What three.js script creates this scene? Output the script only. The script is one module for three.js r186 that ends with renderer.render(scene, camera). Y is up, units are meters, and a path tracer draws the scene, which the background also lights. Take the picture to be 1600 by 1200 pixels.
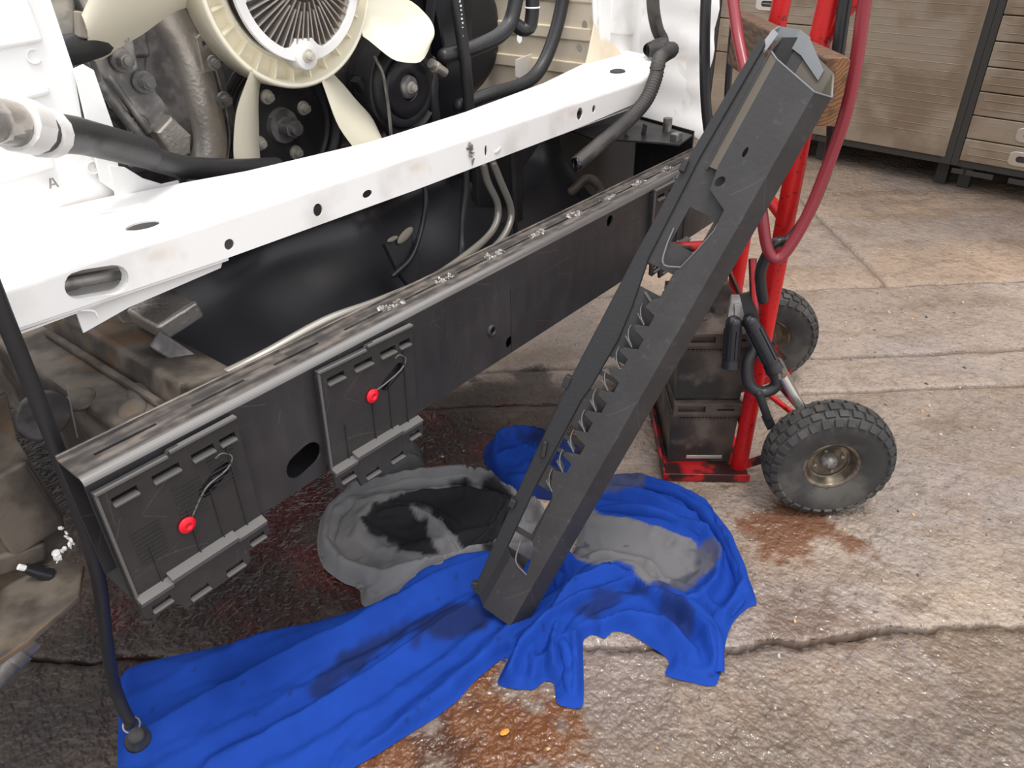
import * as THREE from 'three';
import { mergeGeometries, mergeVertices } from 'three/addons/utils/BufferGeometryUtils.js';
import { RoundedBoxGeometry } from 'three/addons/geometries/RoundedBoxGeometry.js';

// ---------- camera, sky, exposure ----------
const scene = new THREE.Scene();
const camera = new THREE.PerspectiveCamera(53.9, 4 / 3, 0.05, 60);
camera.position.set(0, 1.15, 0);
camera.rotation.set(THREE.MathUtils.degToRad(-32.6), 0, THREE.MathUtils.degToRad(-1.0), 'YXZ');
const renderer = new THREE.WebGLRenderer();
renderer.toneMapping = THREE.LinearToneMapping;
renderer.toneMappingExposure = 1.78;
renderer.shadowMap.enabled = true;
const V2 = THREE.Vector2, V3 = THREE.Vector3, PI = Math.PI;
{ // bright overcast sky: three times brighter overhead than at the horizon, the same all the way round
  const w = 64, h = 32, d = new Float32Array(w * h * 4);
  for (let j = 0; j < h; j++) for (let i = 0; i < w; i++) {
    const el = ((j + .5) / h - .5) * PI, k = (1 + 2 * Math.max(0, Math.sin(el))) / 3 * 1.42;
    d.set([k * .985, k * .995, k * 1.03, 1], (j * w + i) * 4);
  }
  const t = new THREE.DataTexture(d, w, h, THREE.RGBAFormat, THREE.FloatType);
  t.mapping = THREE.EquirectangularReflectionMapping; t.colorSpace = THREE.LinearSRGBColorSpace;
  t.magFilter = THREE.LinearFilter; t.needsUpdate = true;
  scene.background = t; scene.environment = t;
}
{ // veiled sun, almost straight overhead
  const sun = new THREE.DirectionalLight(0xfff6ea, 0.95);
  sun.position.set(0.5, 5.8, 0.2); sun.target.position.set(0, 0.3, -1.2);
  sun.castShadow = true; sun.shadow.radius = 26; sun.shadow.mapSize.set(2048, 2048);
  Object.assign(sun.shadow.camera, { left: -3.5, right: 3.5, top: 3.5, bottom: -3.5, near: 0.5, far: 14 });
  scene.add(sun, sun.target);
}

// ---------- noise, textures ----------
let seed = 7;
const rnd = () => { seed = (seed * 1664525 + 1013904223) >>> 0; return seed / 4294967296; };
const rr = (a, b) => a + (b - a) * rnd();
const HT = new Float32Array(65536); for (let i = 0; i < 65536; i++) HT[i] = rnd();
const hsh = (x, y, s) => HT[(Math.imul(x, 374761) + Math.imul(y, 668265263) + Math.imul(s, 144665) >>> 3) & 65535];
function vn(x, y, per, s) {
  let xi = Math.floor(x), yi = Math.floor(y); const fx = x - xi, fy = y - yi;
  const ux = fx * fx * (3 - 2 * fx), uy = fy * fy * (3 - 2 * fy);
  let x1 = xi + 1, y1 = yi + 1;
  if (per) { xi = ((xi % per) + per) % per; x1 = ((x1 % per) + per) % per; yi = ((yi % per) + per) % per; y1 = ((y1 % per) + per) % per; }
  const a = hsh(xi, yi, s), b = hsh(x1, yi, s), c = hsh(xi, y1, s), e = hsh(x1, y1, s);
  return a + (b - a) * ux + (c - a) * uy + (a - b - c + e) * ux * uy;
}
function fbm(x, y, per, oct, s) {
  let v = 0, a = .5, t = 0;
  for (let o = 0; o < oct; o++) { v += a * vn(x, y, per, s + o * 17); t += a; a *= .5; x *= 2; y *= 2; per *= 2; }
  return v / t;
}
const clamp = (x, a = 0, b = 1) => Math.min(b, Math.max(a, x));
const sst = (a, b, x) => { const t = clamp((x - a) / (b - a)); return t * t * (3 - 2 * t); };
const mix = (a, b, t) => a + (b - a) * t;
const mix3 = (a, b, t) => [mix(a[0], b[0], t), mix(a[1], b[1], t), mix(a[2], b[2], t)];
function tex(n, fn, { srgb = true, size = .5, wrap = THREE.RepeatWrapping } = {}) {
  const d = new Uint8Array(n * n * 4);
  for (let j = 0; j < n; j++) for (let i = 0; i < n; i++) {
    const c = fn(i / n, j / n, i, j), k = (j * n + i) * 4;
    if (typeof c === 'number') { d[k] = d[k + 1] = d[k + 2] = clamp(c) * 255; } else { d[k] = clamp(c[0]) * 255; d[k + 1] = clamp(c[1]) * 255; d[k + 2] = clamp(c[2]) * 255; }
    d[k + 3] = 255;
  }
  const t = new THREE.DataTexture(d, n, n, THREE.RGBAFormat);
  t.wrapS = t.wrapT = wrap; t.magFilter = THREE.LinearFilter; t.minFilter = THREE.LinearMipmapLinearFilter; t.generateMipmaps = true;
  t.colorSpace = srgb ? THREE.SRGBColorSpace : THREE.NoColorSpace; t.repeat.set(1 / size, 1 / size); t.needsUpdate = true;
  return t;
}
const S = (r, g, b) => [r / 255, g / 255, b / 255];
// thin scratches drawn into a tileable buffer
function scratches(n, count, len, s0) {
  const b = new Float32Array(n * n); seed = s0;
  for (let k = 0; k < count; k++) {
    let x = rnd() * n, y = rnd() * n, a = rnd() * PI * 2; const l = len * (0.3 + rnd()), w = .25 + rnd() * .75, cv = (rnd() - .5) * .01;
    for (let i = 0; i < l; i++) { x += Math.cos(a); y += Math.sin(a); a += cv; b[(((y | 0) % n + n) % n) * n + (((x | 0) % n + n) % n)] = w; }
  }
  return b;
}
const scrA = scratches(512, 70, 60, 11), scrB = scratches(512, 26, 110, 23);
const bumpFine = tex(256, (u, v) => fbm(u * 24, v * 24, 24, 3, 5), { srgb: false, size: .12 });
const grime = tex(512, (u, v) => fbm(u * 6, v * 6, 6, 6, 31), { srgb: false, size: .4 });
const tBlackSteel = tex(512, (u, v, i, j) => {
  const g = fbm(u * 24, v * 4, 4, 5, 3), q = fbm(u * 5, v * 5, 5, 5, 7), sp = vn(u * 190, v * 190, 190, 9);
  let c = mix3(S(47, 46, 49), S(74, 71, 71), sst(.4, .72, g) * .22 + sst(.4, .75, q) * .35);
  c = mix3(c, S(140, 134, 126), (sp > .97 ? .4 : 0) + scrA[j * 512 + i] * .4);
  return c;
}, { size: .45 });
const rBlackSteel = tex(256, (u, v) => .26 + .34 * fbm(u * 6, v * 6, 6, 5, 41), { srgb: false, size: .45 });
const tBeamTop = tex(512, (u, v) => {
  const g = fbm(u * 6, v * 40, 40, 4, 77), q = fbm(u * 14, v * 14, 14, 5, 78), r = fbm(u * 6, v * 12, 12, 4, 55);
  let c = mix3(S(82, 79, 78), S(146, 136, 127), sst(.3, .72, g * .55 + q * .45));
  return mix3(c, S(138, 92, 66), sst(.66, .84, r) * .55);
}, { size: .3 });
const tPlastic = tex(512, (u, v, i, j) => {
  const g = fbm(u * 7, v * 7, 7, 6, 13), g2 = fbm(u * 40, v * 40, 40, 2, 19);
  let c = mix3(S(43, 41, 42), S(56, 54, 54), sst(.4, .75, g) * .5 + g2 * .3);
  return mix3(c, S(150, 146, 140), scrB[j * 512 + i] * .4 + (g2 > .85 ? .1 : 0));
}, { size: .4 });
const tWhite = tex(512, (u, v) => {
  const g = fbm(u * 5, v * 5, 5, 6, 63), r = fbm(u * 4, v * 4, 4, 5, 67);
  let c = mix3(S(244, 243, 241), S(224, 221, 216), sst(.55, .85, g));
  return mix3(c, S(206, 182, 152), sst(.74, .9, r) * .5);
}, { size: .45 });
const tRust = tex(512, (u, v) => {
  const g = fbm(u * 7, v * 7, 7, 6, 83), r = fbm(u * 5, v * 5, 5, 5, 89);
  let c = mix3(S(58, 52, 47), S(108, 99, 89), sst(.28, .72, g));
  return mix3(c, S(112, 80, 52), sst(.56, .76, r) * .55);
}, { size: .35 });
const tGreyMetal = tex(512, (u, v) => {
  const g = fbm(u * 9, v * 9, 9, 6, 101), r = fbm(u * 5, v * 5, 5, 4, 103);
  let c = mix3(S(112, 110, 108), S(176, 172, 167), sst(.3, .72, g));
  return mix3(c, S(86, 78, 70), sst(.58, .78, r) * .5);
}, { size: .25 });
const tAlu = tex(256, (u, v) => mix3(S(168, 160, 152), S(206, 200, 193), fbm(u * 8, v * 8, 8, 6, 107)), { size: .25 });
const tSteelBrush = tex(512, (u, v) => {
  const b = fbm(u * 3, v * 120, 0, 2, 113) * .5 + vn(u * 8, v * 256, 256, 115) * .5, g = fbm(u * 4, v * 4, 4, 6, 117);
  return mix3(mix3(S(146, 132, 116), S(166, 153, 137), b), S(118, 100, 80), sst(.42, .74, g) * .6);
}, { size: .6 });
const tRed = tex(512, (u, v, i, j) => {
  const g = fbm(u * 6, v * 6, 6, 6, 121), sp = fbm(u * 60, v * 60, 60, 2, 125);
  let c = mix3(S(206, 22, 22), S(176, 18, 20), g);
  return mix3(c, S(70, 24, 20), sst(.7, .8, sp) * .6 + scrA[j * 512 + i] * .3);
}, { size: .4 });
const tRedDirty = tex(512, (u, v) => {
  const g = fbm(u * 5, v * 5, 5, 6, 131);
  return mix3(S(172, 22, 28), S(48, 22, 22), sst(.42, .62, g));
}, { size: .2 });
const tRubber = tex(256, (u, v) => {
  const g = fbm(u * 5, v * 5, 5, 6, 141);
  return mix3(S(52, 51, 51), S(82, 79, 75), sst(.35, .75, g));
}, { size: .25 });
const tBox = tex(512, (u, v, i, j) => {
  const g = fbm(u * 4, v * 4, 4, 6, 151), r = fbm(u * 6, v * 6, 6, 5, 157);
  let c = mix3(S(44, 41, 39), S(84, 73, 65), sst(.35, .7, g));
  return mix3(c, S(126, 116, 106), sst(.62, .8, r) * .45 + scrA[j * 512 + i] * .4);
}, { size: .35 });
const tWood = tex(512, (u, v) => {
  const w = fbm(u * 2, v * 3, 0, 4, 163) * .5, ring = Math.sin((v * 26 + w * 14) * PI) * .5 + .5;
  const g = fbm(u * 8, v * 60, 0, 3, 167);
  return mix3(mix3(S(112, 84, 62), S(80, 58, 42), ring), S(58, 44, 34), sst(.5, .85, g) * .7);
}, { size: .25 });
const tWoodEnd = tex(512, (u, v) => {
  const uu = u > .5 ? u - 1 : u, dx = uu + .42, dy = v - 1.25, w = fbm(u * 6, v * 6, 0, 3, 173);
  const ring = Math.sin((Math.hypot(dx, dy) * 40 + w * 3) * PI) * .5 + .5;
  return mix3(mix3(S(142, 98, 62), S(104, 70, 45), ring), S(72, 52, 38), sst(.45, .75, fbm(u * 5, v * 5, 0, 5, 179)) * .8);
}, { size: .12 });
const weave = tex(256, (u, v) => .5 + .25 * Math.sin(u * 256 * PI / 2) * Math.sin(v * 256 * PI / 2) + .35 * (fbm(u * 40, v * 40, 40, 3, 181) - .5), { srgb: false, size: .12 });

const std = (o) => new THREE.MeshStandardMaterial(o);
const M = {
  blackSteel: std({ map: tBlackSteel, roughnessMap: rBlackSteel, roughness: 1, metalness: .15, bumpMap: grime, bumpScale: .0008 }),
  beamTop: std({ map: tBeamTop, roughness: .42, metalness: .55, bumpMap: grime, bumpScale: .0015 }),
  weld: std({ color: 0x9a958f, roughness: .42, metalness: .6, bumpMap: bumpFine, bumpScale: .001 }),
  plastic: std({ map: tPlastic, roughness: .5, bumpMap: bumpFine, bumpScale: .0002 }),
  plasticLight: std({ color: 0x605e5c, roughness: .45 }),
  blackGloss: std({ color: 0x232327, roughness: .26 }),
  blackMatt: std({ color: 0x222224, roughness: .6, bumpMap: bumpFine, bumpScale: .0003 }),
  white: std({ map: tWhite, roughness: .38 }),
  cream: std({ map: tWhite, color: 0xf1e3cc, roughness: .45 }),
  rust: std({ map: tRust, roughness: .75, metalness: .1, bumpMap: grime, bumpScale: .003 }),
  grey: std({ map: tGreyMetal, roughness: .45, metalness: .5, bumpMap: grime, bumpScale: .002 }),
  darkMetal: std({ map: tGreyMetal, color: 0xb4b2b6, roughness: .42, metalness: .35, bumpMap: grime, bumpScale: .003 }),
  alu: std({ map: tAlu, roughness: .38, metalness: .7, bumpMap: bumpFine, bumpScale: .0006 }),
  bolt: std({ color: 0xd0cbc0, roughness: .34, metalness: .35 }),
  fan: new THREE.MeshPhysicalMaterial({ color: 0xf6efd8, roughness: .38, clearcoat: .1 }),
  rubber: std({ map: tRubber, roughness: .75, bumpMap: bumpFine, bumpScale: .0004 }),
  hose: std({ color: 0x2a2a2c, roughness: .42, bumpMap: bumpFine, bumpScale: .0003 }),
  redClip: std({ color: 0xe5122a, roughness: .35 }),
  red: std({ map: tRed, roughness: .4 }),
  redDirty: std({ map: tRedDirty, roughness: .45 }),
  redCable: std({ color: 0x8a2f38, roughness: .28 }),
  blackCable: std({ color: 0x2b2b2d, roughness: .33 }),
  steelDoor: std({ map: tSteelBrush, roughness: .42, metalness: .45, bumpMap: grime, bumpScale: .0006 }),
  frame: std({ color: 0x2f2d2b, roughness: .5, bumpMap: grime, bumpScale: .0005 }),
  chrome: std({ color: 0xcfcac2, roughness: .22, metalness: .85 }),
  box: std({ map: tBox, roughness: .48, bumpMap: grime, bumpScale: .0012 }),
  boxTape: std({ color: 0xb9b6b0, roughness: .3, metalness: .5 }),
  wood: std({ map: tWood, roughness: .7, bumpMap: grime, bumpScale: .002 }),
  woodEnd: std({ map: tWoodEnd, roughness: .75, bumpMap: grime, bumpScale: .003 }),
  rim: std({ map: tGreyMetal, color: 0xcabfae, roughness: .35, metalness: .7 }),
  pipe: std({ color: 0xa8a39a, roughness: .3, metalness: .45 }),
  dust: std({ color: 0x8d8478, roughness: .7, bumpMap: grime, bumpScale: .001 }),
  edge: std({ color: 0x7c7976, roughness: .27, metalness: .55, bumpMap: grime, bumpScale: .0006 }),  // brighter tone paints a highlight onto the beam's rounded edge
  lip: std({ color: 0x74777a, roughness: .4 }),
  wall: std({ color: 0x8f887c, roughness: .9, bumpMap: grime, bumpScale: .002 }),
  soil: std({ color: 0x2a211b, roughness: .6, bumpMap: grime, bumpScale: .006 }),
};

// ---------- geometry helpers ----------
function boxUV(g) { // texture coordinates in metres from the dominant face direction
  g = g.index ? g.toNonIndexed() : g;
  if (!g.attributes.normal) g.computeVertexNormals();
  const p = g.attributes.position, n = g.attributes.normal, uv = new Float32Array(p.count * 2);
  const a = new V3(), b = new V3(), c = new V3(), fn = new V3();
  for (let i = 0; i < p.count; i += 3) {
    a.fromBufferAttribute(p, i); b.fromBufferAttribute(p, i + 1); c.fromBufferAttribute(p, i + 2);
    fn.copy(b).sub(a).cross(c.clone().sub(a));
    const x = Math.abs(fn.x), y = Math.abs(fn.y), z = Math.abs(fn.z);
    for (let k = 0; k < 3; k++) {
      const X = p.getX(i + k), Y = p.getY(i + k), Z = p.getZ(i + k);
      const q = z >= x && z >= y ? [X, Y] : y >= x ? [X, Z] : [Z, Y];
      uv[(i + k) * 2] = q[0]; uv[(i + k) * 2 + 1] = q[1];
    }
  }
  g.setAttribute('uv', new THREE.BufferAttribute(uv, 2));
  return g;
}
const clean = (g) => { g = g.index ? g.toNonIndexed() : g; for (const k of Object.keys(g.attributes)) if (!['position', 'normal', 'uv'].includes(k)) g.deleteAttribute(k); if (!g.attributes.normal) g.computeVertexNormals(); return g; };
const taken = {};
function numbered(n) { taken[n] = (taken[n] ?? -1) + 1; return taken[n] ? n + '_' + String(taken[n]).padStart(3, '0') : n; }
function mesh(parent, name, geos, mat, keepUV = false) {
  let g = Array.isArray(geos) ? (geos.length > 1 ? mergeGeometries(geos.map(clean)) : clean(geos[0])) : clean(geos);
  if (!keepUV || !g.attributes.uv) g = boxUV(g);
  const m = new THREE.Mesh(g, mat); m.castShadow = m.receiveShadow = true;
  m.name = parent === scene ? numbered(name) : name; parent.add(m); return m;
}
function thing(name, label, category, pos = [0, 0, 0], turn = 0, group) {
  const o = new THREE.Group(); o.name = numbered(name); o.position.set(...pos); o.rotation.y = turn;
  o.userData = { label, category }; if (group) o.userData.group = group; scene.add(o); return o;
}
const tag = (o, label, category, group) => { o.userData.label = label; o.userData.category = category; if (group) o.userData.group = group; return o; };
const xf = (g, p = [0, 0, 0], r = [0, 0, 0], s) => { if (s) g.scale(...s); g.applyMatrix4(new THREE.Matrix4().makeRotationFromEuler(new THREE.Euler(...r)).setPosition(...p)); return g; };
const bx = (w, h, d, x, y, z, r = [0, 0, 0], rad = 0) => xf(rad ? new RoundedBoxGeometry(w, h, d, 2, rad) : new THREE.BoxGeometry(w, h, d), [x, y, z], r);
const cyl = (r0, r1, h, seg = 20, open = false) => new THREE.CylinderGeometry(r0, r1, h, seg, 1, open);
function bar(a, b, r0, r1 = r0, seg = 14) {
  const A = new V3(...a), B = new V3(...b), d = B.clone().sub(A), g = cyl(r1, r0, d.length(), seg);
  g.applyQuaternion(new THREE.Quaternion().setFromUnitVectors(new V3(0, 1, 0), d.clone().normalize()));
  g.translate(...A.add(B).multiplyScalar(.5).toArray()); return g;
}
const curve = (pts, tension = .5) => new THREE.CatmullRomCurve3(pts.map((p) => new V3(...p)), false, 'catmullrom', tension);
const tube = (pts, r, seg = 40, rad = 12) => new THREE.TubeGeometry(curve(pts), seg, r, rad, false);
const tubeCap = (pts, r, seg = 40, rad = 12) => { const a = new THREE.SphereGeometry(r, rad, 8), b = a.clone(); a.translate(...pts[0]); b.translate(...pts.at(-1)); return [tube(pts, r, seg, rad), a, b]; };
const shape = (pts, holes = []) => { const s = new THREE.Shape(pts.map((p) => new V2(...p))); for (const h of holes) s.holes.push(new THREE.Path(h.map((p) => new V2(...p)))); return s; };
const ell = (cx, cy, rx, ry = rx, rot = 0, n = 20) => Array.from({ length: n }, (_, i) => { const t = -i / n * PI * 2, x = Math.cos(t) * rx, y = Math.sin(t) * ry; return [cx + x * Math.cos(rot) - y * Math.sin(rot), cy + x * Math.sin(rot) + y * Math.cos(rot)]; });
const stad = (cx, cy, len, w, rot = 0) => { const o = [], r = w / 2, l = len / 2 - r; for (let k = 0; k <= 8; k++) { const t = PI / 2 - k / 8 * PI; o.push([l + r * Math.cos(t), r * Math.sin(t)]); } for (let k = 0; k <= 8; k++) { const t = -PI / 2 - k / 8 * PI; o.push([-l + r * Math.cos(t), r * Math.sin(t)]); } return o.map(([x, y]) => [cx + x * Math.cos(rot) - y * Math.sin(rot), cy + x * Math.sin(rot) + y * Math.cos(rot)]); };
const rect = (x0, y0, x1, y1) => [[x0, y0], [x0, y1], [x1, y1], [x1, y0]];
const ext = (sh, depth, bevel = 0) => new THREE.ExtrudeGeometry(sh, { depth, bevelEnabled: bevel > 0, bevelSize: bevel, bevelThickness: bevel, bevelSegments: 2, curveSegments: 10 });
const lathe = (prof, seg = 40) => new THREE.LatheGeometry(prof.map((p) => new V2(...p)), seg);
const faceZ = (g) => g.rotateX(PI / 2);          // lathe or cylinder axis from +y to +z
const flat = (g) => { g.rotateX(PI / 2); return g; }; // shape drawn as (x, z), extruded downwards
function hexBolt(parent, x, y, z, r = .009, mat = M.bolt, name = 'bolt') {
  const g = [xf(faceZ(cyl(r * 1.45, r * 1.55, r * .45, 20)), [x, y, z + r * .2]), xf(faceZ(cyl(r, r, r * 1.3, 6)), [x, y, z + r * .95]), xf(faceZ(cyl(r * .62, r * .7, r * .35, 12)), [x, y, z + r * 1.7])];
  return mesh(parent, name, g, mat);
}

// ---------- floor: concrete slabs with open joints ----------
const blueOutline = [[-0.699,-0.87],[-0.543,-0.918],[-0.423,-0.956],[-0.303,-0.999],[-0.211,-1.063],[-0.138,-1.113],[-0.059,-1.135],[0.007,-1.126],[0.059,-1.114],[0.099,-1.116],[0.128,-1.152],[0.142,-1.23],[0.141,-1.315],[0.175,-1.364],[0.246,-1.392],[0.303,-1.386],[0.378,-1.331],[0.433,-1.283],[0.445,-1.212],[0.459,-1.135],[0.467,-1.055],[0.465,-0.995],[0.448,-0.987],[0.413,-0.957],[0.391,-0.924],[0.373,-0.882],[0.344,-0.817],[0.301,-0.824],[0.26,-0.839],[0.272,-0.87],[0.237,-0.906],[0.211,-0.928],[0.182,-0.936],[0.162,-0.919],[0.143,-0.929],[0.123,-0.915],[0.118,-0.854],[0.109,-0.78],[0.068,-0.786],[0.064,-0.826],[0.047,-0.831],[0.024,-0.814],[-0.033,-0.825],[-0.022,-0.863],[-0.008,-0.894],[-0.037,-0.87],[-0.076,-0.831],[-0.102,-0.797],[-0.137,-0.765],[-0.177,-0.737],[-0.225,-0.702],[-0.266,-0.674],[-0.34,-0.588],[-0.601,-0.583],[-0.634,-0.68],[-0.667,-0.763]];
const lining = [[0.138,-1.272],[0.192,-1.239],[0.273,-1.223],[0.334,-1.176],[0.382,-1.146],[0.406,-1.095],[0.383,-1.061],[0.318,-1.022],[0.262,-1.024],[0.231,-1.069],[0.201,-1.087],[0.162,-1.088],[0.124,-1.098]];
const liningTop = [[0.175,-1.364],[0.246,-1.392],[0.296,-1.374],[0.324,-1.314],[0.263,-1.3],[0.207,-1.313],[0.148,-1.304]];
const wetDark = [[-0.199,-0.944],[-0.129,-0.98],[-0.075,-0.994],[-0.038,-0.97],[-0.055,-0.934],[-0.125,-0.913],[-0.181,-0.887]];
const wet2 = [[-0.371,-0.806],[-0.306,-0.876],[-0.245,-0.93],[-0.188,-0.951],[-0.196,-0.915],[-0.27,-0.861],[-0.338,-0.805]];
const wet3 = [[0.113,-0.967],[0.155,-1.021],[0.231,-1.028],[0.252,-1.003],[0.188,-0.981],[0.147,-0.944]];
const wet4 = [[0.25,-1.03],[0.292,-1.018],[0.337,-0.94],[0.324,-0.904],[0.29,-0.941]];
const wet5 = [[0.345,-1.129],[0.395,-1.146],[0.409,-1.091],[0.372,-1.041],[0.315,-1.009],[0.28,-1.018],[0.367,-1.075]];
const greyOutline = [[-0.374,-1.369],[-0.413,-1.318],[-0.43,-1.255],[-0.419,-1.166],[-0.393,-1.107],[-0.346,-1.066],[-0.311,-1.048],[-0.3,-1.01],[-0.276,-1.0],[-0.22,-1.03],[-0.149,-1.087],[-0.059,-1.117],[0.033,-1.114],[0.084,-1.135],[0.092,-1.211],[0.06,-1.274],[0.027,-1.3],[-0.012,-1.341],[-0.056,-1.372],[-0.132,-1.388],[-0.215,-1.388],[-0.303,-1.367]];
const greyDark = [[-0.339,-1.238],[-0.306,-1.283],[-0.238,-1.32],[-0.123,-1.351],[-0.041,-1.349],[0.01,-1.307],[0.027,-1.27],[-0.006,-1.194],[-0.046,-1.142],[-0.112,-1.129],[-0.14,-1.15],[-0.164,-1.119],[-0.218,-1.131],[-0.276,-1.166],[-0.315,-1.198]];
const greyBand = [[-0.234,-1.275],[-0.196,-1.259],[-0.159,-1.227],[-0.142,-1.178],[-0.11,-1.14],[-0.138,-1.111],[-0.155,-1.137],[-0.172,-1.182],[-0.194,-1.228]];
const scrap = [[-0.375,-1.378],[-0.372,-1.421],[-0.305,-1.439],[-0.272,-1.494],[-0.242,-1.522],[-0.226,-1.472],[-0.212,-1.419],[-0.262,-1.399],[-0.305,-1.381]];
const blueBack = [[-0.073,-1.457],[-0.067,-1.514],[-0.038,-1.546],[-0.002,-1.556],[0.078,-1.529],[0.157,-1.508],[0.202,-1.48],[0.168,-1.371],[0.112,-1.304],[0.068,-1.306],[0.025,-1.322],[-0.004,-1.345],[-0.041,-1.383]];
const blueRidges = [[[-0.61,-0.734],[-0.456,-0.839],[-0.293,-0.939],[-0.159,-1.045],[-0.039,-1.116]],
  [[-0.484,-0.683],[-0.35,-0.763],[-0.235,-0.854],[-0.128,-0.95],[-0.057,-1.018],[-0.006,-1.092]],
  [[-0.226,-0.71],[-0.14,-0.795],[-0.071,-0.864],[-0.02,-0.926]],
  [[-0.631,-0.856],[-0.452,-0.906],[-0.298,-0.969]],
  [[0.033,-0.91],[0.071,-0.968],[0.118,-1.03],[0.185,-1.062],[0.228,-1.052]],
  [[0.102,-1.064],[0.091,-1.09],[0.118,-1.102]],
  [[-0.014,-0.83],[0.005,-0.883],[0.051,-0.931],[0.121,-0.99],[0.226,-1.036]],
  [[0.061,-0.842],[0.061,-0.895],[0.075,-0.938]],
  [[0.1,-0.803],[0.111,-0.867],[0.103,-0.909],[0.147,-0.944]],
  [[0.228,-1.052],[0.252,-1.003],[0.308,-0.97],[0.344,-0.918],[0.351,-0.849]],
  [[0.134,-0.929],[0.209,-0.957],[0.278,-0.941],[0.318,-0.876]],
  [[0.175,-1.281],[0.264,-1.258],[0.341,-1.215],[0.402,-1.174],[0.42,-1.109],[0.397,-1.04],[0.349,-0.993],[0.285,-0.979]],
  [[0.294,-1.36],[0.373,-1.304],[0.424,-1.243],[0.444,-1.126],[0.445,-1.031],[0.39,-0.961]],
  [[0.202,-1.335],[0.285,-1.3],[0.375,-1.244]],
  [[0.342,-1.147],[0.383,-1.092],[0.358,-1.033]]];
const greyRidges = [[[-0.366,-1.339],[-0.403,-1.264],[-0.398,-1.165],[-0.344,-1.091],[-0.263,-1.064],[-0.163,-1.096],[-0.059,-1.135],[0.048,-1.145]],
  [[-0.366,-1.339],[-0.242,-1.359],[-0.109,-1.371],[-0.019,-1.341],[0.052,-1.263],[0.069,-1.173]],
  [[-0.289,-1.262],[-0.218,-1.26],[-0.157,-1.207],[-0.123,-1.136]],
  [[-0.005,-1.297],[-0.047,-1.195],[-0.093,-1.135]],
  [[-0.336,-1.202],[-0.273,-1.143],[-0.204,-1.115]],
  [[-0.301,-1.023],[-0.237,-1.063],[-0.188,-1.088]]];
const backRidges = [[[-0.05,-1.449],[-0.035,-1.513],[0.046,-1.524],[0.139,-1.482]],
  [[-0.042,-1.424],[0.028,-1.447],[0.118,-1.408]],
  [[-0.004,-1.364],[0.07,-1.35],[0.146,-1.371]]];
const oilA = [[-0.727,-1.286],[-0.582,-1.518],[-0.406,-1.624],[-0.173,-1.676],[-0.001,-1.671],[0.094,-1.525],[0.055,-1.353],[-0.156,-1.394],[-0.368,-1.388],[-0.424,-1.217],[-0.371,-1.086],[-0.255,-1.001],[-0.551,-0.918],[-0.642,-0.878],[-0.756,-1.012]];
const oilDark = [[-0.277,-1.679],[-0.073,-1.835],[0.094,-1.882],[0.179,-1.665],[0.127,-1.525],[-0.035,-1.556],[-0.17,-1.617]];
const rust = [[-0.181,-0.768],[-0.054,-0.84],[-0.01,-0.777],[0.054,-0.752],[0.07,-0.675],[-0.205,-0.62],[-0.253,-0.68]];
const wetW = [[0.492,-1.255],[0.582,-1.317],[0.689,-1.25],[0.708,-1.15],[0.583,-1.099],[0.51,-1.118]];
const wetC = [[0.464,-1.001],[0.592,-1.014],[0.72,-0.964],[0.671,-0.906],[0.458,-0.897]];
const wetB = [[0.058,-0.837],[0.26,-0.833],[0.376,-0.806],[0.271,-0.671],[-0.011,-0.626],[0.032,-0.741]];
const blueFolds = [[[0.128,-1.069,0.045,0.035],[0.174,-1.082],[0.23,-1.07],[0.256,-1.028],[0.311,-0.99],[0.355,-0.918],[0.353,-0.836]],
  [[-0.011,-0.827,0.036,0.034],[0.009,-0.883],[0.057,-0.939],[0.116,-1.007],[0.202,-1.049]],
  [[0.091,-0.791,0.03,0.03],[0.091,-0.861],[0.072,-0.924]],
  [[0.172,-1.262,0.03,0.03],[0.276,-1.244],[0.364,-1.196],[0.412,-1.137],[0.415,-1.066]],
  [[0.291,-1.346,0.036,0.03],[0.383,-1.288],[0.435,-1.175],[0.444,-1.032],[0.401,-0.962]],
  [[-0.233,-1.039,0.04,0.03],[-0.136,-1.093],[-0.045,-1.112],[0.052,-1.097]],
  [[-0.297,-0.827,0.045,0.028],[-0.194,-0.908],[-0.105,-0.98],[-0.038,-1.043]],
  [[0.078,-1.032,0.028,0.035],[0.096,-1.077],[0.127,-1.104]],
  [[-0.594,-0.74,0.06,0.022],[-0.451,-0.827],[-0.291,-0.932],[-0.18,-1.005]]];
const greyFolds = [[[-0.353,-1.33,0.03,0.034],[-0.241,-1.349],[-0.123,-1.364],[-0.033,-1.339],[0.041,-1.261]],
  [[-0.392,-1.129,0.04,0.03],[-0.396,-1.245],[-0.353,-1.327]],
  [[-0.237,-1.262,0.02,0.022],[-0.157,-1.209],[-0.109,-1.124]],
  [[-0.316,-1.053,0.034,0.026],[-0.236,-1.064],[-0.149,-1.093],[-0.072,-1.116]],
  [[-0.005,-1.288,0.014,0.018],[-0.046,-1.196],[-0.088,-1.131]]];
function inPoly(P, x, y) { let c = false; for (let i = 0, j = P.length - 1; i < P.length; j = i++) { const [xi, yi] = P[i], [xj, yj] = P[j]; if ((yi > y) !== (yj > y) && x < (xj - xi) * (y - yi) / (yj - yi) + xi) c = !c; } return c; }
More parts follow.
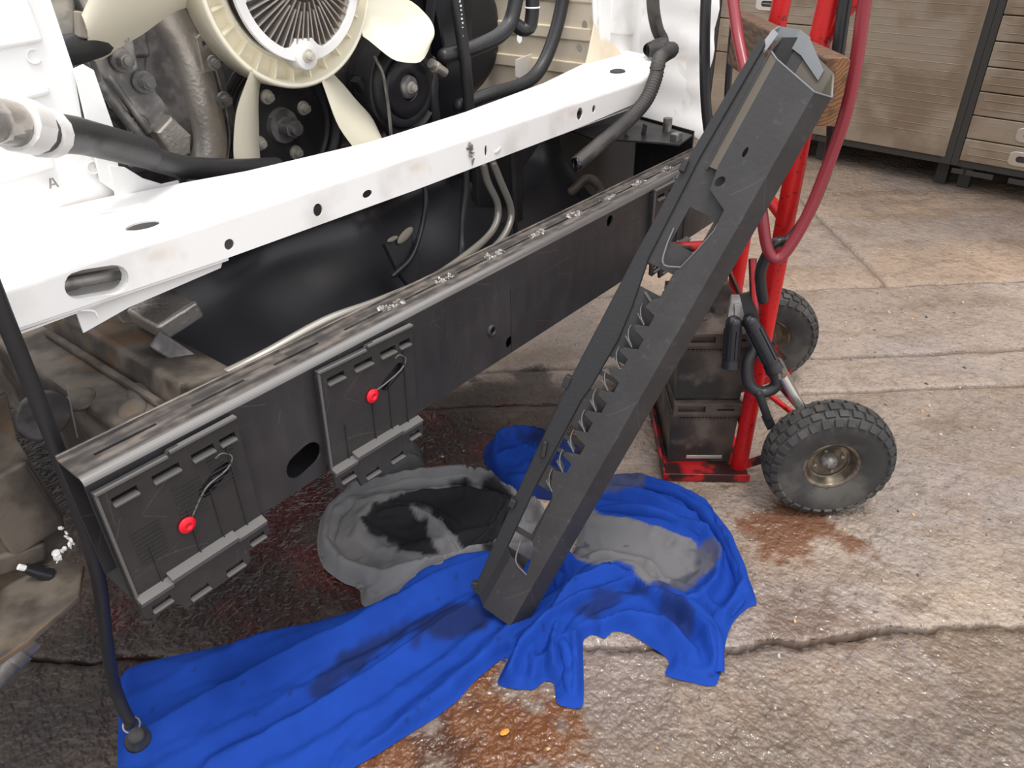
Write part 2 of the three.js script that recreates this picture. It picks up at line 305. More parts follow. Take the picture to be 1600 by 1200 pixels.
function near(P, x, y, closed = true) { // nearest point on an outline: [distance, px, py, along]
  let best = [1e9, 0, 0, 0, 0], n = P.length;
  for (let i = 0; i < (closed ? n : n - 1); i++) {
    const a = P[i], b = P[(i + 1) % n], dx = b[0] - a[0], dy = b[1] - a[1];
    const t = clamp(((x - a[0]) * dx + (y - a[1]) * dy) / (dx * dx + dy * dy + 1e-12)), px = a[0] + dx * t, py = a[1] + dy * t, d = Math.hypot(x - px, y - py);
    if (d < best[0]) best = [d, px, py, (i + t) / (n - 1), Math.sign((x - a[0]) * dy - (y - a[1]) * dx)];
  }
  return best;
}
const sdf = (P, x, y) => near(P, x, y)[0] * (inPoly(P, x, y) ? -1 : 1); // negative inside
const joint1 = (x) => -2.333 - .049 * x + .006 * (fbm(x * 9 + 3, .5, 0, 3, 3) - .5);
const joint2 = (x) => -1.876 - .044 * x + .012 * (fbm(x * 12 + 3, 1.5, 0, 3, 4) - .5);
const joint3 = (x) => -1.696 - .04 * x + .012 * (fbm(x * 11 + 3, 2.5, 0, 3, 5) - .5);
const joint4 = (x) => -.90 - .075 * Math.max(0, x - .45) + .05 * (fbm(x * 5 + 3, 3.5, 0, 4, 6) - .5) + .02 * (fbm(x * 30, 7.5, 0, 3, 8) - .5);
const FX = -1.6, FZ = -4, FS = 4;
// where the photograph shows spilled fluid and grime: signed distances on a coarse grid, read with a ragged edge
const lowGrid = (P) => { const n = 160, g = new Float32Array(n * n); for (let j = 0; j < n; j++) for (let i = 0; i < n; i++) g[j * n + i] = sdf(P, FX + (i + .5) / n * FS, FZ + (j + .5) / n * FS); return (u, v) => { const x = clamp(u * n - .5, 0, n - 1.01), y = clamp(v * n - .5, 0, n - 1.01), i = x | 0, j = y | 0, fx = x - i, fy = y - j, k = j * n + i; return mix(mix(g[k], g[k + 1], fx), mix(g[k + n], g[k + n + 1], fx), fy); }; };
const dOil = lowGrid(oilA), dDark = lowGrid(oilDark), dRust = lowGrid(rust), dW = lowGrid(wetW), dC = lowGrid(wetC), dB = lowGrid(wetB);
const blot = (d, rag, w) => 1 - sst(-w, w, d + rag);
function floorAt(u, v) {
  const x = FX + u * FS, z = FZ + v * FS;
  const a = fbm(x * 2.2, z * 2.2, 0, 5, 201), b = fbm(x * 14, z * 14, 0, 4, 211), c = fbm(x * 70, z * 70, 0, 3, 221), e = vn(x * 190, z * 190, 0, 231);
  const st = fbm(x * 5, z * 16, 0, 4, 241);
  const rag = (b - .5) * .22 + (c - .5) * .06, f = fbm(x * 150, z * 150, 0, 2, 225);
  let col = mix3(S(170, 147, 127), S(152, 133, 117), sst(.35, .65, a));
  if (z > joint1(x)) col = mix3(S(160, 146, 135), S(144, 129, 118), sst(.35, .65, a));
  if (z > joint3(x)) col = mix3(S(150, 135, 121), S(130, 117, 107), sst(.36, .66, a));
  if (z > joint4(x)) col = mix3(S(112, 97, 84), S(100, 88, 79), sst(.36, .66, a));
  col = mix3(col, S(136, 127, 124), sst(.5, .66, fbm(x * 3.1 + 9, z * 3.1, 0, 4, 245)) * .5);
  col = mix3(col, S(118, 99, 82), sst(.5, .72, st) * .4);
  col = mix3(col, S(182, 160, 140), sst(.6, .8, b) * .15 + sst(.6, .76, c) * .16 + sst(.66, .84, f) * .2);
  col = mix3(col, S(92, 78, 68), sst(.6, .78, 1 - b) * .2 + sst(.6, .78, 1 - c) * .2 + sst(.66, .84, 1 - f) * .3);
  if (e > .95) col = mix3(col, S(206, 190, 172), .5);
  let wet = sst(.58, .78, fbm(x * 9 + 4, z * 9, 0, 4, 251)) * .35;
  wet = Math.max(wet, sst(-1.3, -.95, z) * (.45 + .5 * sst(.38, .6, fbm(x * 16, z * 16, 0, 4, 257))));
  const wB = blot(dB(u, v), rag, .05), wC = blot(dC(u, v), rag, .04), wW = blot(dW(u, v), rag, .03);
  col = mix3(col, S(112, 98, 90), wB * .55); col = mix3(col, S(96, 78, 68), wC * .6); col = mix3(col, S(104, 68, 48), wW * .75);
  wet = Math.max(wet, wB * .75, wC, wW * .8);
  const ru = blot(dRust(u, v), rag, .04);
  col = mix3(col, mix3(S(106, 64, 36), S(68, 40, 25), sst(.35, .65, b)), ru * .85); wet = Math.max(wet, ru * .7);
  // grime and the shade under the truck, both painted in, ragged along the bumper
  const behind = (x + .4625) * .777 + (z + .6307) * .629, grimeShade = (1 - sst(-.12, .05, behind + rag * .8 + (x > .3 ? .35 : 0))) * sst(-1.84, -1.7, z + rag * .6);
  col = mix3(col, mix3(S(33, 23, 18), S(50, 38, 30), sst(.4, .7, b)), grimeShade * .94); wet *= 1 - .75 * grimeShade;
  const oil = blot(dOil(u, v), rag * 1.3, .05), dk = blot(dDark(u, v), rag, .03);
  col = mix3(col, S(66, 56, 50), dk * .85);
  col = mix3(col, mix3(S(62, 18, 14), S(34, 20, 17), sst(.4, .6, a * .5 + b * .5)), oil * .95); wet = Math.max(wet, oil * .45);
  return [col, wet, c, e, b];
}
const FN = 2048, floorCol = new Uint8Array(FN * FN * 4), floorRough = new Uint8Array(FN * FN * 4);
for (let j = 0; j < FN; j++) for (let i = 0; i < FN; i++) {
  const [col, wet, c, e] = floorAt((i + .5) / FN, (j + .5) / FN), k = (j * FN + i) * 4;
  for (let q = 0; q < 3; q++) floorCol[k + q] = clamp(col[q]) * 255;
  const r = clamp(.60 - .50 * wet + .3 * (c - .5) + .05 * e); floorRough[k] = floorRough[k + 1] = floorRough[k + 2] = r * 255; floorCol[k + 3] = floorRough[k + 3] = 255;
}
const mkTex = (d, srgb) => { const t = new THREE.DataTexture(d, FN, FN, THREE.RGBAFormat); t.wrapS = t.wrapT = THREE.MirroredRepeatWrapping; t.magFilter = THREE.LinearFilter; t.minFilter = THREE.LinearMipmapLinearFilter; t.generateMipmaps = true; t.colorSpace = srgb ? THREE.SRGBColorSpace : THREE.NoColorSpace; t.needsUpdate = true; return t; };
const floorBump = tex(1024, (u, v) => { const a = fbm(u * 10, v * 10, 10, 6, 261), b = fbm(u * 60, v * 60, 60, 3, 263), r = Math.abs(fbm(u * 18, v * 18, 18, 5, 267) - .5) * 2; const h = fbm(u * 160, v * 160, 160, 2, 269); return .34 * a + .34 * b + .22 * (1 - r) * a + .16 * h; }, { srgb: false, size: 1 });
floorBump.repeat.set(FS, FS);
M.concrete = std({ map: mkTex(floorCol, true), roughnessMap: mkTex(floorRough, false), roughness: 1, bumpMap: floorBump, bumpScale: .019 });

const floor = new THREE.Group(); floor.name = 'floor'; floor.userData = { kind: 'structure', label: 'worn wet concrete workshop floor with open joints', category: 'floor' }; scene.add(floor);
function slab(x0, x1, zLo, zHi, nx, nz, gap = .005, wide = false) {
  const pos = [], uv = [], idx = [], W = nx + 1;
  const gl = (x) => gap * (.4 + 1.3 * fbm(x * 45, 3, 0, 3, 9)) * (1 + (wide ? 1.4 * sst(.3, .42, x) * (1 - sst(.68, .8, x)) : 0));
  for (let j = -1; j <= nz + 1; j++) for (let i = -1; i <= nx + 1; i++) {
    const ii = clamp(i, 0, nx), jj = clamp(j, 0, nz);
    const x = mix(x0 + .003, x1 - .003, ii / nx), zl = zLo(x) + gl(x), zh = zHi(x) - gl(x + 5), z = mix(zl, zh, jj / nz);
    const edge = i < 0 || j < 0 || i > nx || j > nz;
    const de = Math.min(z - zl, zh - z);
    const y = edge ? -.03 : -.008 * (1 - sst(0, .012, de)) * fbm(x * 25, z * 25, 0, 2, 12) - .003 * fbm(x * 11, z * 11, 0, 3, 14);
    pos.push(x, y, z); uv.push((x - FX) / FS, (z - FZ) / FS);
  }
  const R = nx + 3;
  for (let j = 0; j < nz + 2; j++) for (let i = 0; i < nx + 2; i++) { const a = j * R + i; idx.push(a, a + R, a + 1, a + 1, a + R, a + R + 1); }
  const g = new THREE.BufferGeometry(); g.setAttribute('position', new THREE.Float32BufferAttribute(pos, 3)); g.setAttribute('uv', new THREE.Float32BufferAttribute(uv, 2)); g.setIndex(idx); g.computeVertexNormals();
  return mesh(floor, 'slab', g, M.concrete, true);
}
const zk = (k) => () => k;
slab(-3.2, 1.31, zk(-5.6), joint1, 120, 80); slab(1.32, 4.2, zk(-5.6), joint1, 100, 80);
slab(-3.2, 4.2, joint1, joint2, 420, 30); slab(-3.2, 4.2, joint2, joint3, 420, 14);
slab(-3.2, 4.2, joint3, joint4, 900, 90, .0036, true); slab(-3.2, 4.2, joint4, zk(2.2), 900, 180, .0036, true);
{ // loose grit and stone chips
  seed = 808; const n = 620, g = new THREE.IcosahedronGeometry(1, 0), im = new THREE.InstancedMesh(g, std({ color: 0xffffff, roughness: .55 }), n), m = new THREE.Matrix4(), q = new THREE.Quaternion(), c = new THREE.Color();
  for (let k = 0; k < n; k++) {
    const far = k < 260, x = far ? rr(.1, 2.3) : rr(-.2, 1.5), z = far ? rr(-2.4, -1.5) : rr(-1.5, -.5), r = rr(.0012, .0034) * (far ? 1.5 : 1);
    m.compose(new V3(x, r * .1, z), q.setFromEuler(new THREE.Euler(rnd() * 3, rnd() * 3, rnd() * 3)), new V3(r * rr(1, 1.8), r * rr(.4, .7), r)); im.setMatrixAt(k, m);
    const t = rnd(); im.setColorAt(k, t < .12 ? c.setRGB(.5, .3, .14) : t < .5 ? c.setRGB(.45, .39, .32) : t < .8 ? c.setRGB(.3, .26, .22) : c.setRGB(.12, .1, .09));
  }
  im.name = 'loose_grit'; im.userData = { kind: 'stuff', label: 'loose grit and pale stone chips scattered over the concrete', category: 'grit' }; scene.add(im);
}
mesh(floor, 'soil_bed', bx(7.8, .06, 8.2, .5, -.065, -1.7), M.soil);

// ---------- workshop wall and tool cabinets ----------
const CT = -44.16 * PI / 180, CO = [1.5244, 0, -3.8496];
const cabPos = (x, z = 0) => [CO[0] + Math.cos(CT) * x + Math.sin(CT) * z, 0, CO[2] - Math.sin(CT) * x + Math.cos(CT) * z];
{
  const w = new THREE.Group(); w.name = 'wall_back'; w.userData = { kind: 'structure', label: 'plain grey workshop wall behind the tool cabinets', category: 'wall' };
  w.position.set(...cabPos(0, -.62)); w.rotation.y = CT; scene.add(w);
  mesh(w, 'plaster', bx(5.2, 2.6, .12, .4, 1.3, -.06), M.wall);
  const r = new THREE.Group(); r.name = 'added_roof'; r.userData = { kind: 'structure', label: 'low unseen roof added to shade the tool cabinets', category: 'added_roof' };
  r.position.set(...cabPos(0, -.62)); r.rotation.y = CT; scene.add(r);
  mesh(r, 'roof_sheet', bx(5.2, .06, 1.6, .4, 2.63, .68), M.wall);  // unseen roof, added to darken the cabinets and the floor before them
}
function drawer(c, x0, x1, y0, y1, ribs, handleX) {
  const d = mesh(c, 'drawer', bx(x1 - x0 - .004, y1 - y0 - .004, .03, (x0 + x1) / 2, (y0 + y1) / 2, 0, [0, 0, 0], .004), M.steelDoor);
  for (let k = 0; k < ribs; k++) mesh(d, 'rib', bx(x1 - x0 - .05, .005, .006, (x0 + x1) / 2, mix(y0, y1, (k + 1) / (ribs + 1)), .015, [0, 0, 0], .0024), M.steelDoor);
  if (handleX !== undefined) {
    const yc = (y0 + y1) / 2;
    mesh(d, 'handle', [xf(ext(shape(stad(0, 0, .15, .056).map(([x, y]) => [clamp(x * 1.1, -.075, .075), y]), [stad(.0, 0, .098, .026)]), .004, .002), [handleX, yc, .016])], M.chrome);
    mesh(d, 'finger_recess', xf(ext(shape(stad(0, 0, .1, .028)), .001), [handleX, yc, .0155]), M.frame);
  }
  return d;
}
const frameBars = (c, x0, x1, y0, y1, w = .053) => {
  for (const x of [x0 + w / 2, x1 - w / 2]) mesh(c, 'post', bx(w, y1 - y0, .06, x, (y0 + y1) / 2, -.02, [0, 0, 0], .004), M.frame);
  mesh(c, 'rail', bx(x1 - x0 - 2 * w, .027, .05, (x0 + x1) / 2, y0 + .0135, -.02), M.frame);
  mesh(c, 'carcass', bx(x1 - x0, y1 - y0 - .01, .5, (x0 + x1) / 2, (y0 + y1) / 2, -.3), M.frame);
  for (const x of [x0 + .05, x1 - .05]) for (const z of [-.12, -.5]) mesh(c, 'foot', bx(.05, y0, .05, x, y0 / 2, z), M.frame);
};
{
  const c = thing('tool_cabinet', 'narrow steel drawer cabinet left of the ribbed door cabinet', 'cabinet', cabPos(-.317), CT);
  frameBars(c, -.325, .29, .118, .93);
  const x0 = -.27, x1 = .237;
  drawer(c, x0, x1, .147, .474, 0); drawer(c, x0, x1, .474, .632, 3); drawer(c, x0, x1, .632, .79, 3, 0.0); drawer(c, x0, x1, .79, .925, 3);
}
{
  const c = thing('tool_cabinet', 'steel cabinet with one wide ribbed door and black frame', 'cabinet', cabPos(.305), CT);
  const x0 = -.303, x1 = .328;
  frameBars(c, x0 - .025, x1 + .027, .118, .93, .05);
  const d = mesh(c, 'door', bx(x1 - x0 - .006, .77, .03, (x0 + x1) / 2, .533, 0, [0, 0, 0], .004), M.steelDoor);
  for (let k = 0; k < 21; k++) mesh(d, 'rib', bx(x1 - x0 - .05, .004, .005, (x0 + x1) / 2, .24 + k * .0325, .0145, [0, 0, 0], .002), M.steelDoor);
}
{
  const c = thing('tool_cabinet', 'steel cabinet stacked with shallow drawers, at the right edge', 'cabinet', cabPos(1.08), CT);
  const X = (x) => x - 1.08;
  frameBars(c, X(.66), X(1.5), .118, .93, .03);
  for (let k = 0; k < 8; k++) drawer(c, X(.69), X(1.47), .145 + k * .098, .145 + (k + 1) * .098, k === 1 ? 0 : 2, k < 2 ? X(.955) : k > 4 ? X(1.2) : X(1.12));
  for (let k = 0; k < 3; k++) mesh(c, 'paint_scrap', bx(.05 + k * .06, .022, .004, X([.7, .79, .99][k]), .1, .02, [0, 0, 0], .0015), M.frame);
}

// ---------- the truck: front end stripped down ----------
// local frame: x along the bumper, y up, z out of the front; z = 0 is the face of the bumper beam
const truck = thing('pickup_truck', 'white pickup truck with its front end stripped to the bumper beam and engine fan', 'truck', [-.4625, 0, -.6307], 51 * PI / 180);
const runX = (prof, len) => ext(shape(prof.map(([z, y]) => [-z, y])), len).rotateY(PI / 2); // a (z, y) profile run along x
const TP = (name, geos, mat, keep) => mesh(truck, name, geos, mat, keep);
{ // bumper beam
  const b = TP('bumper_beam', [
    xf(ext(shape([[0, .45], [1.62, .45], [1.62, .624], [0, .624]], [stad(.268, .492, .062, .04, .25), ell(.681, .52, .0065), ell(.73, .474, .0105, .0115), ell(1.056, .606, .011, .012)]), .004), [0, 0, -.004]),
    bx(1.62, .183, .003, .81, .5415, -.0605), bx(1.62, .003, .056, .81, .4515, -.032),
  ], M.blackSteel);
  const prof = []; for (let k = 0; k <= 6; k++) { const t = k / 6 * PI / 2; prof.push([-.011 + .011 * Math.cos(t), .622 + .011 * Math.sin(t)]); } for (let k = 6; k >= 0; k--) { const t = k / 6 * PI / 2; prof.push([-.011 + .008 * Math.cos(t), .622 + .008 * Math.sin(t)]); }
  const lip = runX(prof, 1.62);
  mesh(b, 'rounded_edge', lip, M.edge);
  const holes = []; for (let k = 0; k < 13; k++) holes.push(rect(.03 + k * .122, -.0375, .105 + k * .122, -.0325));
  mesh(b, 'top_flange', xf(flat(ext(shape([[0, -.062], [1.62, -.062], [1.62, -.011], [0, -.011]], holes), .003)), [0, .633, 0]), M.beamTop);
  mesh(b, 'rear_lip', bx(1.62, .008, .004, .81, .634, -.06, [0, 0, 0], .0015), M.beamTop);
  seed = 90;
  for (let k = 4; k < 13; k++) { const g = []; for (let q = 0; q < 22; q++) g.push(xf(new THREE.IcosahedronGeometry(rr(.0015, .0042), 0), [.03 + k * .122 - .026 + rr(-.022, .022), .6335, -.035 + rr(-.008, .008)], [rnd() * 3, rnd() * 3, 0], [1.6, .7, 1.1])); mesh(b, 'weld_bead', g, M.weld); }
  mesh(b, 'doubler_plate', bx(.86, .125, .0016, 1.165, .5145, .0004), M.blackSteel);
  mesh(b, 'grommet', xf(faceZ(lathe([[.006, 0], [.0065, .004], [.009, .0045], [.011, .002], [.0115, 0]], 24)), [.681, .52, 0]), M.plastic);
}
function bracket(s0, y0, hatch, clip, lean = 0) {
  const W = .178;
  const plateHoles = [stad(W * .74, .1, .052, .02, .5)];
  for (const [a, b] of [[.014, .044], [.062, .096], [.112, .142], [.15, .172]]) plateHoles.push(rect(a, .142, b, .150));
  const g = new THREE.Group(); g.name = 'bumper_bracket'; g.position.set(s0, y0, .002); g.rotation.z = lean; truck.add(g);
  mesh(g, 'plate', [xf(ext(shape([[0, .0], [0, .166], [W * .48, .166], [W * .5, .170], [W, .168], [W, 0]], plateHoles), .004, .0008), [0, 0, .004]), bx(.004, .15, .008, .003, .08, 0), bx(.004, .15, .008, W - .003, .08, 0)], M.plastic);
  mesh(g, 'rim', [bx(W * .48, .003, .008, W * .24, .165, .008), bx(W * .5, .003, .008, W * .75, .169, .008), bx(.003, .16, .003, .001, .082, .0095)], M.plasticLight);
  for (const [a, b] of [[.014, .044], [.062, .096], [.112, .142], [.15, .172]]) mesh(g, 'slot_rib', bx(b - a, .0036, .009, (a + b) / 2, .140, .009, [0, 0, 0], .001), M.plasticLight);
  for (const [x, h] of [[.034, .06], [.088, .075], [.122, .085], [.156, .13]]) mesh(g, 'rib', bx(.0014, h, .004, x, h / 2 + .005, .009), M.plastic);
  if (hatch) { const hg = []; for (const [x0, y] of [[.018, .045], [.078, .07], [.128, .085]]) for (let k = 0; k < 9; k++) hg.push(bx(.036, .0011, .002, x0 + .018, y + k * .0062, .0092)); mesh(g, 'grip_lines', hg, M.plastic).userData.kind = 'stuff'; }
  mesh(g, 'ledge', [bx(.042, .008, .016, .021, .000, .012, [.35, 0, 0]), bx(.094, .009, .018, .088, .006, .012, [.35, 0, 0]), bx(.044, .008, .016, .157, .002, .012, [.35, 0, 0])], M.plasticLight);
  mesh(g, 'lower_flange', [xf(ext(shape([[-.001, 0], [W + .002, 0], [W + .002, -.02], [W - .006, -.026], [.145, -.026], [.143, -.045], [.135, -.05], [.046, -.05], [.04, -.03], [.008, -.032], [0, -.026]], [rect(.01, -.021, .034, -.014), rect(.15, -.019, .172, -.012), rect(.056, -.041, .082, -.034), rect(.108, -.041, .134, -.034)]), .004, .001), [0, 0, .012])], M.plastic);
  for (const [x, y, w] of [[.022, -.023, .026], [.161, -.021, .024], [.069, -.043, .028], [.121, -.043, .028]]) mesh(g, 'slot_rib', bx(w, .0032, .008, x, y, .018, [0, 0, 0], .001), M.plasticLight);
  mesh(g, 'hook_rim', tube([[clip[0] + .008, clip[1] + .004, .009], [W * .66, .095, .009], [W * .84, .105, .0095], [W * .9, .118, .0095], [W * .84, .13, .009], [W * .78, .128, .009]], .0014, 30, 6), M.plasticLight);
  const c = mesh(g, 'push_clip', xf(faceZ(lathe([[0, .004], [.003, .0036], [.0035, .0062], [.0062, .0066], [.0072, .005], [.0105, .004], [.0112, .0025], [.0105, 0], [0, 0]], 28)), [clip[0], clip[1], .009]), M.redClip);
  c.userData.label = 'round red plastic push clip';
  return g;
}
bracket(.002, .452, true, [.082, .062]);
bracket(.301, .456, false, [.088, .088], -.04);
bracket(1.215, .462, false, [.09, .085]);
{ // radiator crossmember
  const c = TP('radiator_crossmember', [
    xf(ext(shape([[.022, .762], [.3, .754], [.65, .752], [1.1, .755], [1.38, .764], [1.44, .772], [1.44, .802], [.022, .802]], [stad(.129, .781, .074, .036, -.18), ell(.454, .775, .0085, .0095), ell(.55, .773, .010, .006), ell(.304, .771, .0075), ell(1.13, .783, .0105, .012), ell(1.182, .783, .006, .008), ell(.833, .775, .0035, .010)]), .0025), [0, 0, -.1325]),
    xf(flat(ext(shape([[.022, -.143], [1.46, -.143], [1.6, -.19], [1.66, -.34], [1.441, -.33], [1.2, -.273], [.9, -.236], [.652, -.226], [.43, -.257], [.34, -.285], [.252, -.305], [.185, -.312], [.116, -.335], [-.2, -.36], [-.2, -.17]], [ell(.216, -.168, .021, .017), ell(1.394, -.206, .016, .013)]), .0025)), [0, .8155, 0]),
    bx(1.4, .0025, .06, .73, .7535, -.165), bx(1.38, .06, .0025, .73, .785, -.215),
  ], M.white);
  const prof = []; for (let k = 0; k <= 8; k++) { const t = k / 8 * PI / 2; prof.push([-.144 + .014 * Math.cos(t), .8013 + .0142 * Math.sin(t)]); } for (let k = 8; k >= 0; k--) { const t = k / 8 * PI / 2; prof.push([-.144 + .0115 * Math.cos(t), .8013 + .0117 * Math.sin(t)]); }
  const lip = runX(prof, 1.425).translate(.022, 0, 0);
  mesh(c, 'rounded_edge', lip, M.white);
  mesh(c, 'lower_flange', [xf(ext(shape([[.1, .722], [.16, .732], [.292, .738], [.3, .752], [.1, .757]]), .002), [0, 0, -.146], [0, 0, 0])], M.white);
  mesh(c, 'bottom_hem', [bx(.28, .008, .004, .16, .757, -.134, [0, 0, -.03], .0015)], M.white);
  mesh(c, 'slot_collar', xf(ext(shape(stad(0, 0, .078, .04), [stad(0, 0, .072, .034)]), .012), [.129, .781, -.146], [0, 0, -.18]), M.white);
  mesh(c, 'threaded_rod', bar([.06, .786, -.165], [.2, .762, -.17], .008), M.grey);
  mesh(c, 'hole_dish', xf(lathe([[.021, 0], [.0235, .0022], [.026, .001], [.027, 0]], 28), [.216, .8155, -.168], [0, 0, 0], [1, 1, .84]), M.white);
  mesh(c, 'rubber_plug', xf(lathe([[0, .003], [.008, .003], [.0085, .0045], [.016, .0045], [.0195, .003], [.02, 0]], 28), [1.394, .8157, -.206], [0, 0, 0], [1, 1, .85]), M.rubber);
  seed = 31; { const g = []; for (let k = 0; k < 14; k++) g.push(bx(rr(.004, .014), rr(.002, .006), .003, .79 + rr(-.008, .008), .778 + rr(-.018, .02), -.128, [rnd(), rnd(), rnd() * 3])); mesh(c, 'torn_tab', g, M.grey); }
  mesh(c, 'torn_lip', xf(new THREE.SphereGeometry(.012, 12, 8, 0, PI * 2, PI / 2, PI / 2), [.866, .77, -.131], [0, 0, .3], [1, .6, .35]), M.white);
  for (const [x, z] of [[.16, -.285], [.195, -.27], [.235, -.262]]) mesh(c, 'spot_weld', xf(new THREE.TorusGeometry(.007, .0012, 6, 20, 5), [x, .816, z], [PI / 2, 0, 0]), M.white);
  mesh(c, 'reinforcement', xf(flat(ext(shape([[.13, -.32], [.25, -.3], [.255, -.24], [.15, -.258]]), .002, .001)), [0, .818, 0]), M.white);
}
{ // left radiator support panel
  const z = -.315;
  const p = TP('radiator_support', xf(ext(shape([[-.3, .815], [.262, .815], [.262, .86], [.243, .917], [.252, .979], [.25, 1.06], [.243, 1.2], [-.3, 1.2]], [ell(.182, 1.023, .006), ell(.07, .99, .02, .03)]), .0025), [0, 0, z]), M.white);
  mesh(p, 'side_tab', xf(ext(shape([[.24, .84], [.26, .815], [.276, .9], [.272, .975], [.262, .983], [.25, .98]]), .002, .001), [0, 0, z + .008], [0, 0, 0]), M.white);
  mesh(p, 'swage', [bx(.25, .05, .008, .1, 1.035, z + .004, [0, 0, .04], .0038), bx(.2, .08, .007, .09, .905, z + .004, [0, 0, .05], .0033), bx(.17, .012, .01, .13, .957, z + .004, [0, 0, .06], .0045)], M.white);
  mesh(p, 'gusset', xf(ext(shape([[.252, .813], [.345, .806], [.345, .814], [.32, .815], [.295, .83], [.275, .85], [.256, .858]]), .0025, .0008), [0, 0, z + .01]), M.white);
  for (const [x, y] of [[.238, .858], [.11, .86], [.21, 1.0]]) mesh(p, 'spot_weld', xf(new THREE.TorusGeometry(.008, .0012, 6, 20, 4.6), [x, y, z + .004], [0, 0, 1]), M.white);
  mesh(p, 'stamped_mark', [bx(.0016, .013, .002, .178, .853, z + .009, [0, 0, -.3]), bx(.0016, .013, .002, .184, .853, z + .009, [0, 0, .3]), bx(.006, .0016, .002, .181, .851, z + .009)], M.grey);
}
{ // radiator hose over the left panel
  const h = TP('radiator_hose', tube([[.10, .965, -.10], [.165, .938, -.165], [.21, .915, -.22], [.3, .868, -.28]], .021, 40, 18), M.hose);
  mesh(h, 'thin_hose', tube([[.27, .88, -.27], [.36, .83, -.31], [.47, .79, -.36], [.58, .76, -.4]], .017, 30, 14), M.hose);
  mesh(h, 'end_band', xf(new THREE.TorusGeometry(.0212, .002, 8, 24), [.275, .881, -.266], [.3, .75, 0]), M.hose);
  mesh(h, 'pipe', tube([[-.15, 1.05, .02], [-.02, 1.015, -.02], [.05, .99, -.055], [.12, .955, -.12]], .018, 30, 18), M.grey);
  mesh(h, 'collar', [bar([.086, .977, -.088], [.108, .965, -.11], .0268), bar([.118, .957, -.119], [.132, .951, -.133], .0255)], M.white);
  mesh(h, 'clamp', bar([.06, .988, -.063], [.084, .978, -.087], .021), M.alu);
}
{ // right upright, apron and fender
  const u = TP('radiator_upright', [xf(ext(shape([[1.5, .815], [1.88, .70], [1.86, 1.1], [1.46, 1.1], [1.48, .95]], [[[1.715, 1.05], [1.79, 1.05], [1.79, .865], [1.728, .868]]]), .003), [0, 0, -.34])], M.white);
  mesh(u, 'swage', [bx(.13, .1, .01, 1.62, .91, -.336, [0, 0, -.15], .0045), bx(.05, .24, .014, 1.52, .96, -.335, [0, 0, .12], .006)], M.white);
  mesh(u, 'foot_gusset', xf(ext(shape([[1.44, .816], [1.6, .816], [1.56, .845], [1.5, .86], [1.47, .9], [1.45, .84]]), .003, .001), [0, 0, -.325]), M.cream);
  const a = TP('inner_apron', xf(ext(shape([[-.34, .74], [-.34, 1.12], [-1.0, 1.12], [-1.0, .7], [-.6, .68]].map(([z, y]) => [-z, y]), [ell(.575, .846, .0095, .012), ell(.372, .89, .009, .012), ell(.385, .837, .009, .011)]), .003), [1.5, 0, 0], [0, PI / 2, 0]), M.cream);
  for (const y of [.79, .87, .955]) mesh(a, 'swage', bx(.008, .03, .62, 1.498, y, -.66, [0, 0, 0], .0035), M.cream);
  const nf = 24; const P = [], I = [];
  for (let j = 0; j <= nf; j++) for (let i = 0; i <= 10; i++) { const t = i / 10, y = mix(.56, 1.15, j / nf); P.push(mix(1.70, 1.86, t), y + (j === 0 ? .1 * (1 - t) : 0), -.36 + .17 * Math.sin(t * PI * .45) + .004 * Math.sin(y * 60 + t * 4)); }
  for (let j = 0; j < nf; j++) for (let i = 0; i < 10; i++) { const k = j * 11 + i; I.push(k, k + 1, k + 11, k + 1, k + 12, k + 11); }
  const g = new THREE.BufferGeometry(); g.setAttribute('position', new THREE.Float32BufferAttribute(P, 3)); g.setIndex(I); g.computeVertexNormals();
  TP('fender', g, M.white);
  TP('crossmember_end', xf(ext(shape([[1.44, .772], [1.72, .68], [1.75, .72], [1.6, .812], [1.44, .812]]), .003), [0, 0, -.2], [0, .22, 0]), M.white);
}
{ // corrugated wiring conduit hanging over the crossmember
  const pts = [[1.645, 1.0, -.27], [1.65, .93, -.27], [1.672, .872, -.265], [1.69, .84, -.255], [1.64, .838, -.245], [1.585, .836, -.235]];
  const p2 = [[1.56, .838, -.225], [1.60, .84, -.19], [1.52, .85, -.14], [1.42, .848, -.115], [1.39, .815, -.105], [1.345, .775, -.10], [1.277, .742, -.105], [1.177, .713, -.11], [1.10, .69, -.115]];
  const rib = (p, r, n) => { const c = curve(p), t = new THREE.TubeGeometry(c, n, r, 12, false), pa = t.attributes.position, q = new V3(); for (let i = 0; i <= n; i++) { const ctr = c.getPointAt(i / n), k = i % 2 ? 1 : .86; for (let j = 0; j <= 12; j++) { const id = i * 13 + j; q.fromBufferAttribute(pa, id).sub(ctr).multiplyScalar(k).add(ctr); pa.setXYZ(id, q.x, q.y, q.z); } } t.computeVertexNormals(); return t; };
  const w = TP('wiring_conduit', [rib(p2, .0165, 170)], M.rubber);
  mesh(w, 'taped_loom', tube(pts, .016, 50, 14), M.rubber);
  mesh(w, 'cut_end', [xf(new THREE.TorusGeometry(.0125, .003, 8, 20), [1.099, .69, -.115], [0, 1.0, 0])], M.blackGloss);
  mesh(w, 'copper_tip', xf(new THREE.SphereGeometry(.006, 10, 8), [1.102, .692, -.108]), M.weld);
  mesh(w, 'tie', [xf(new THREE.TorusGeometry(.016, .002, 6, 20), [1.40, .835, -.108], [PI / 2, .3, 0])], M.blackGloss);
}
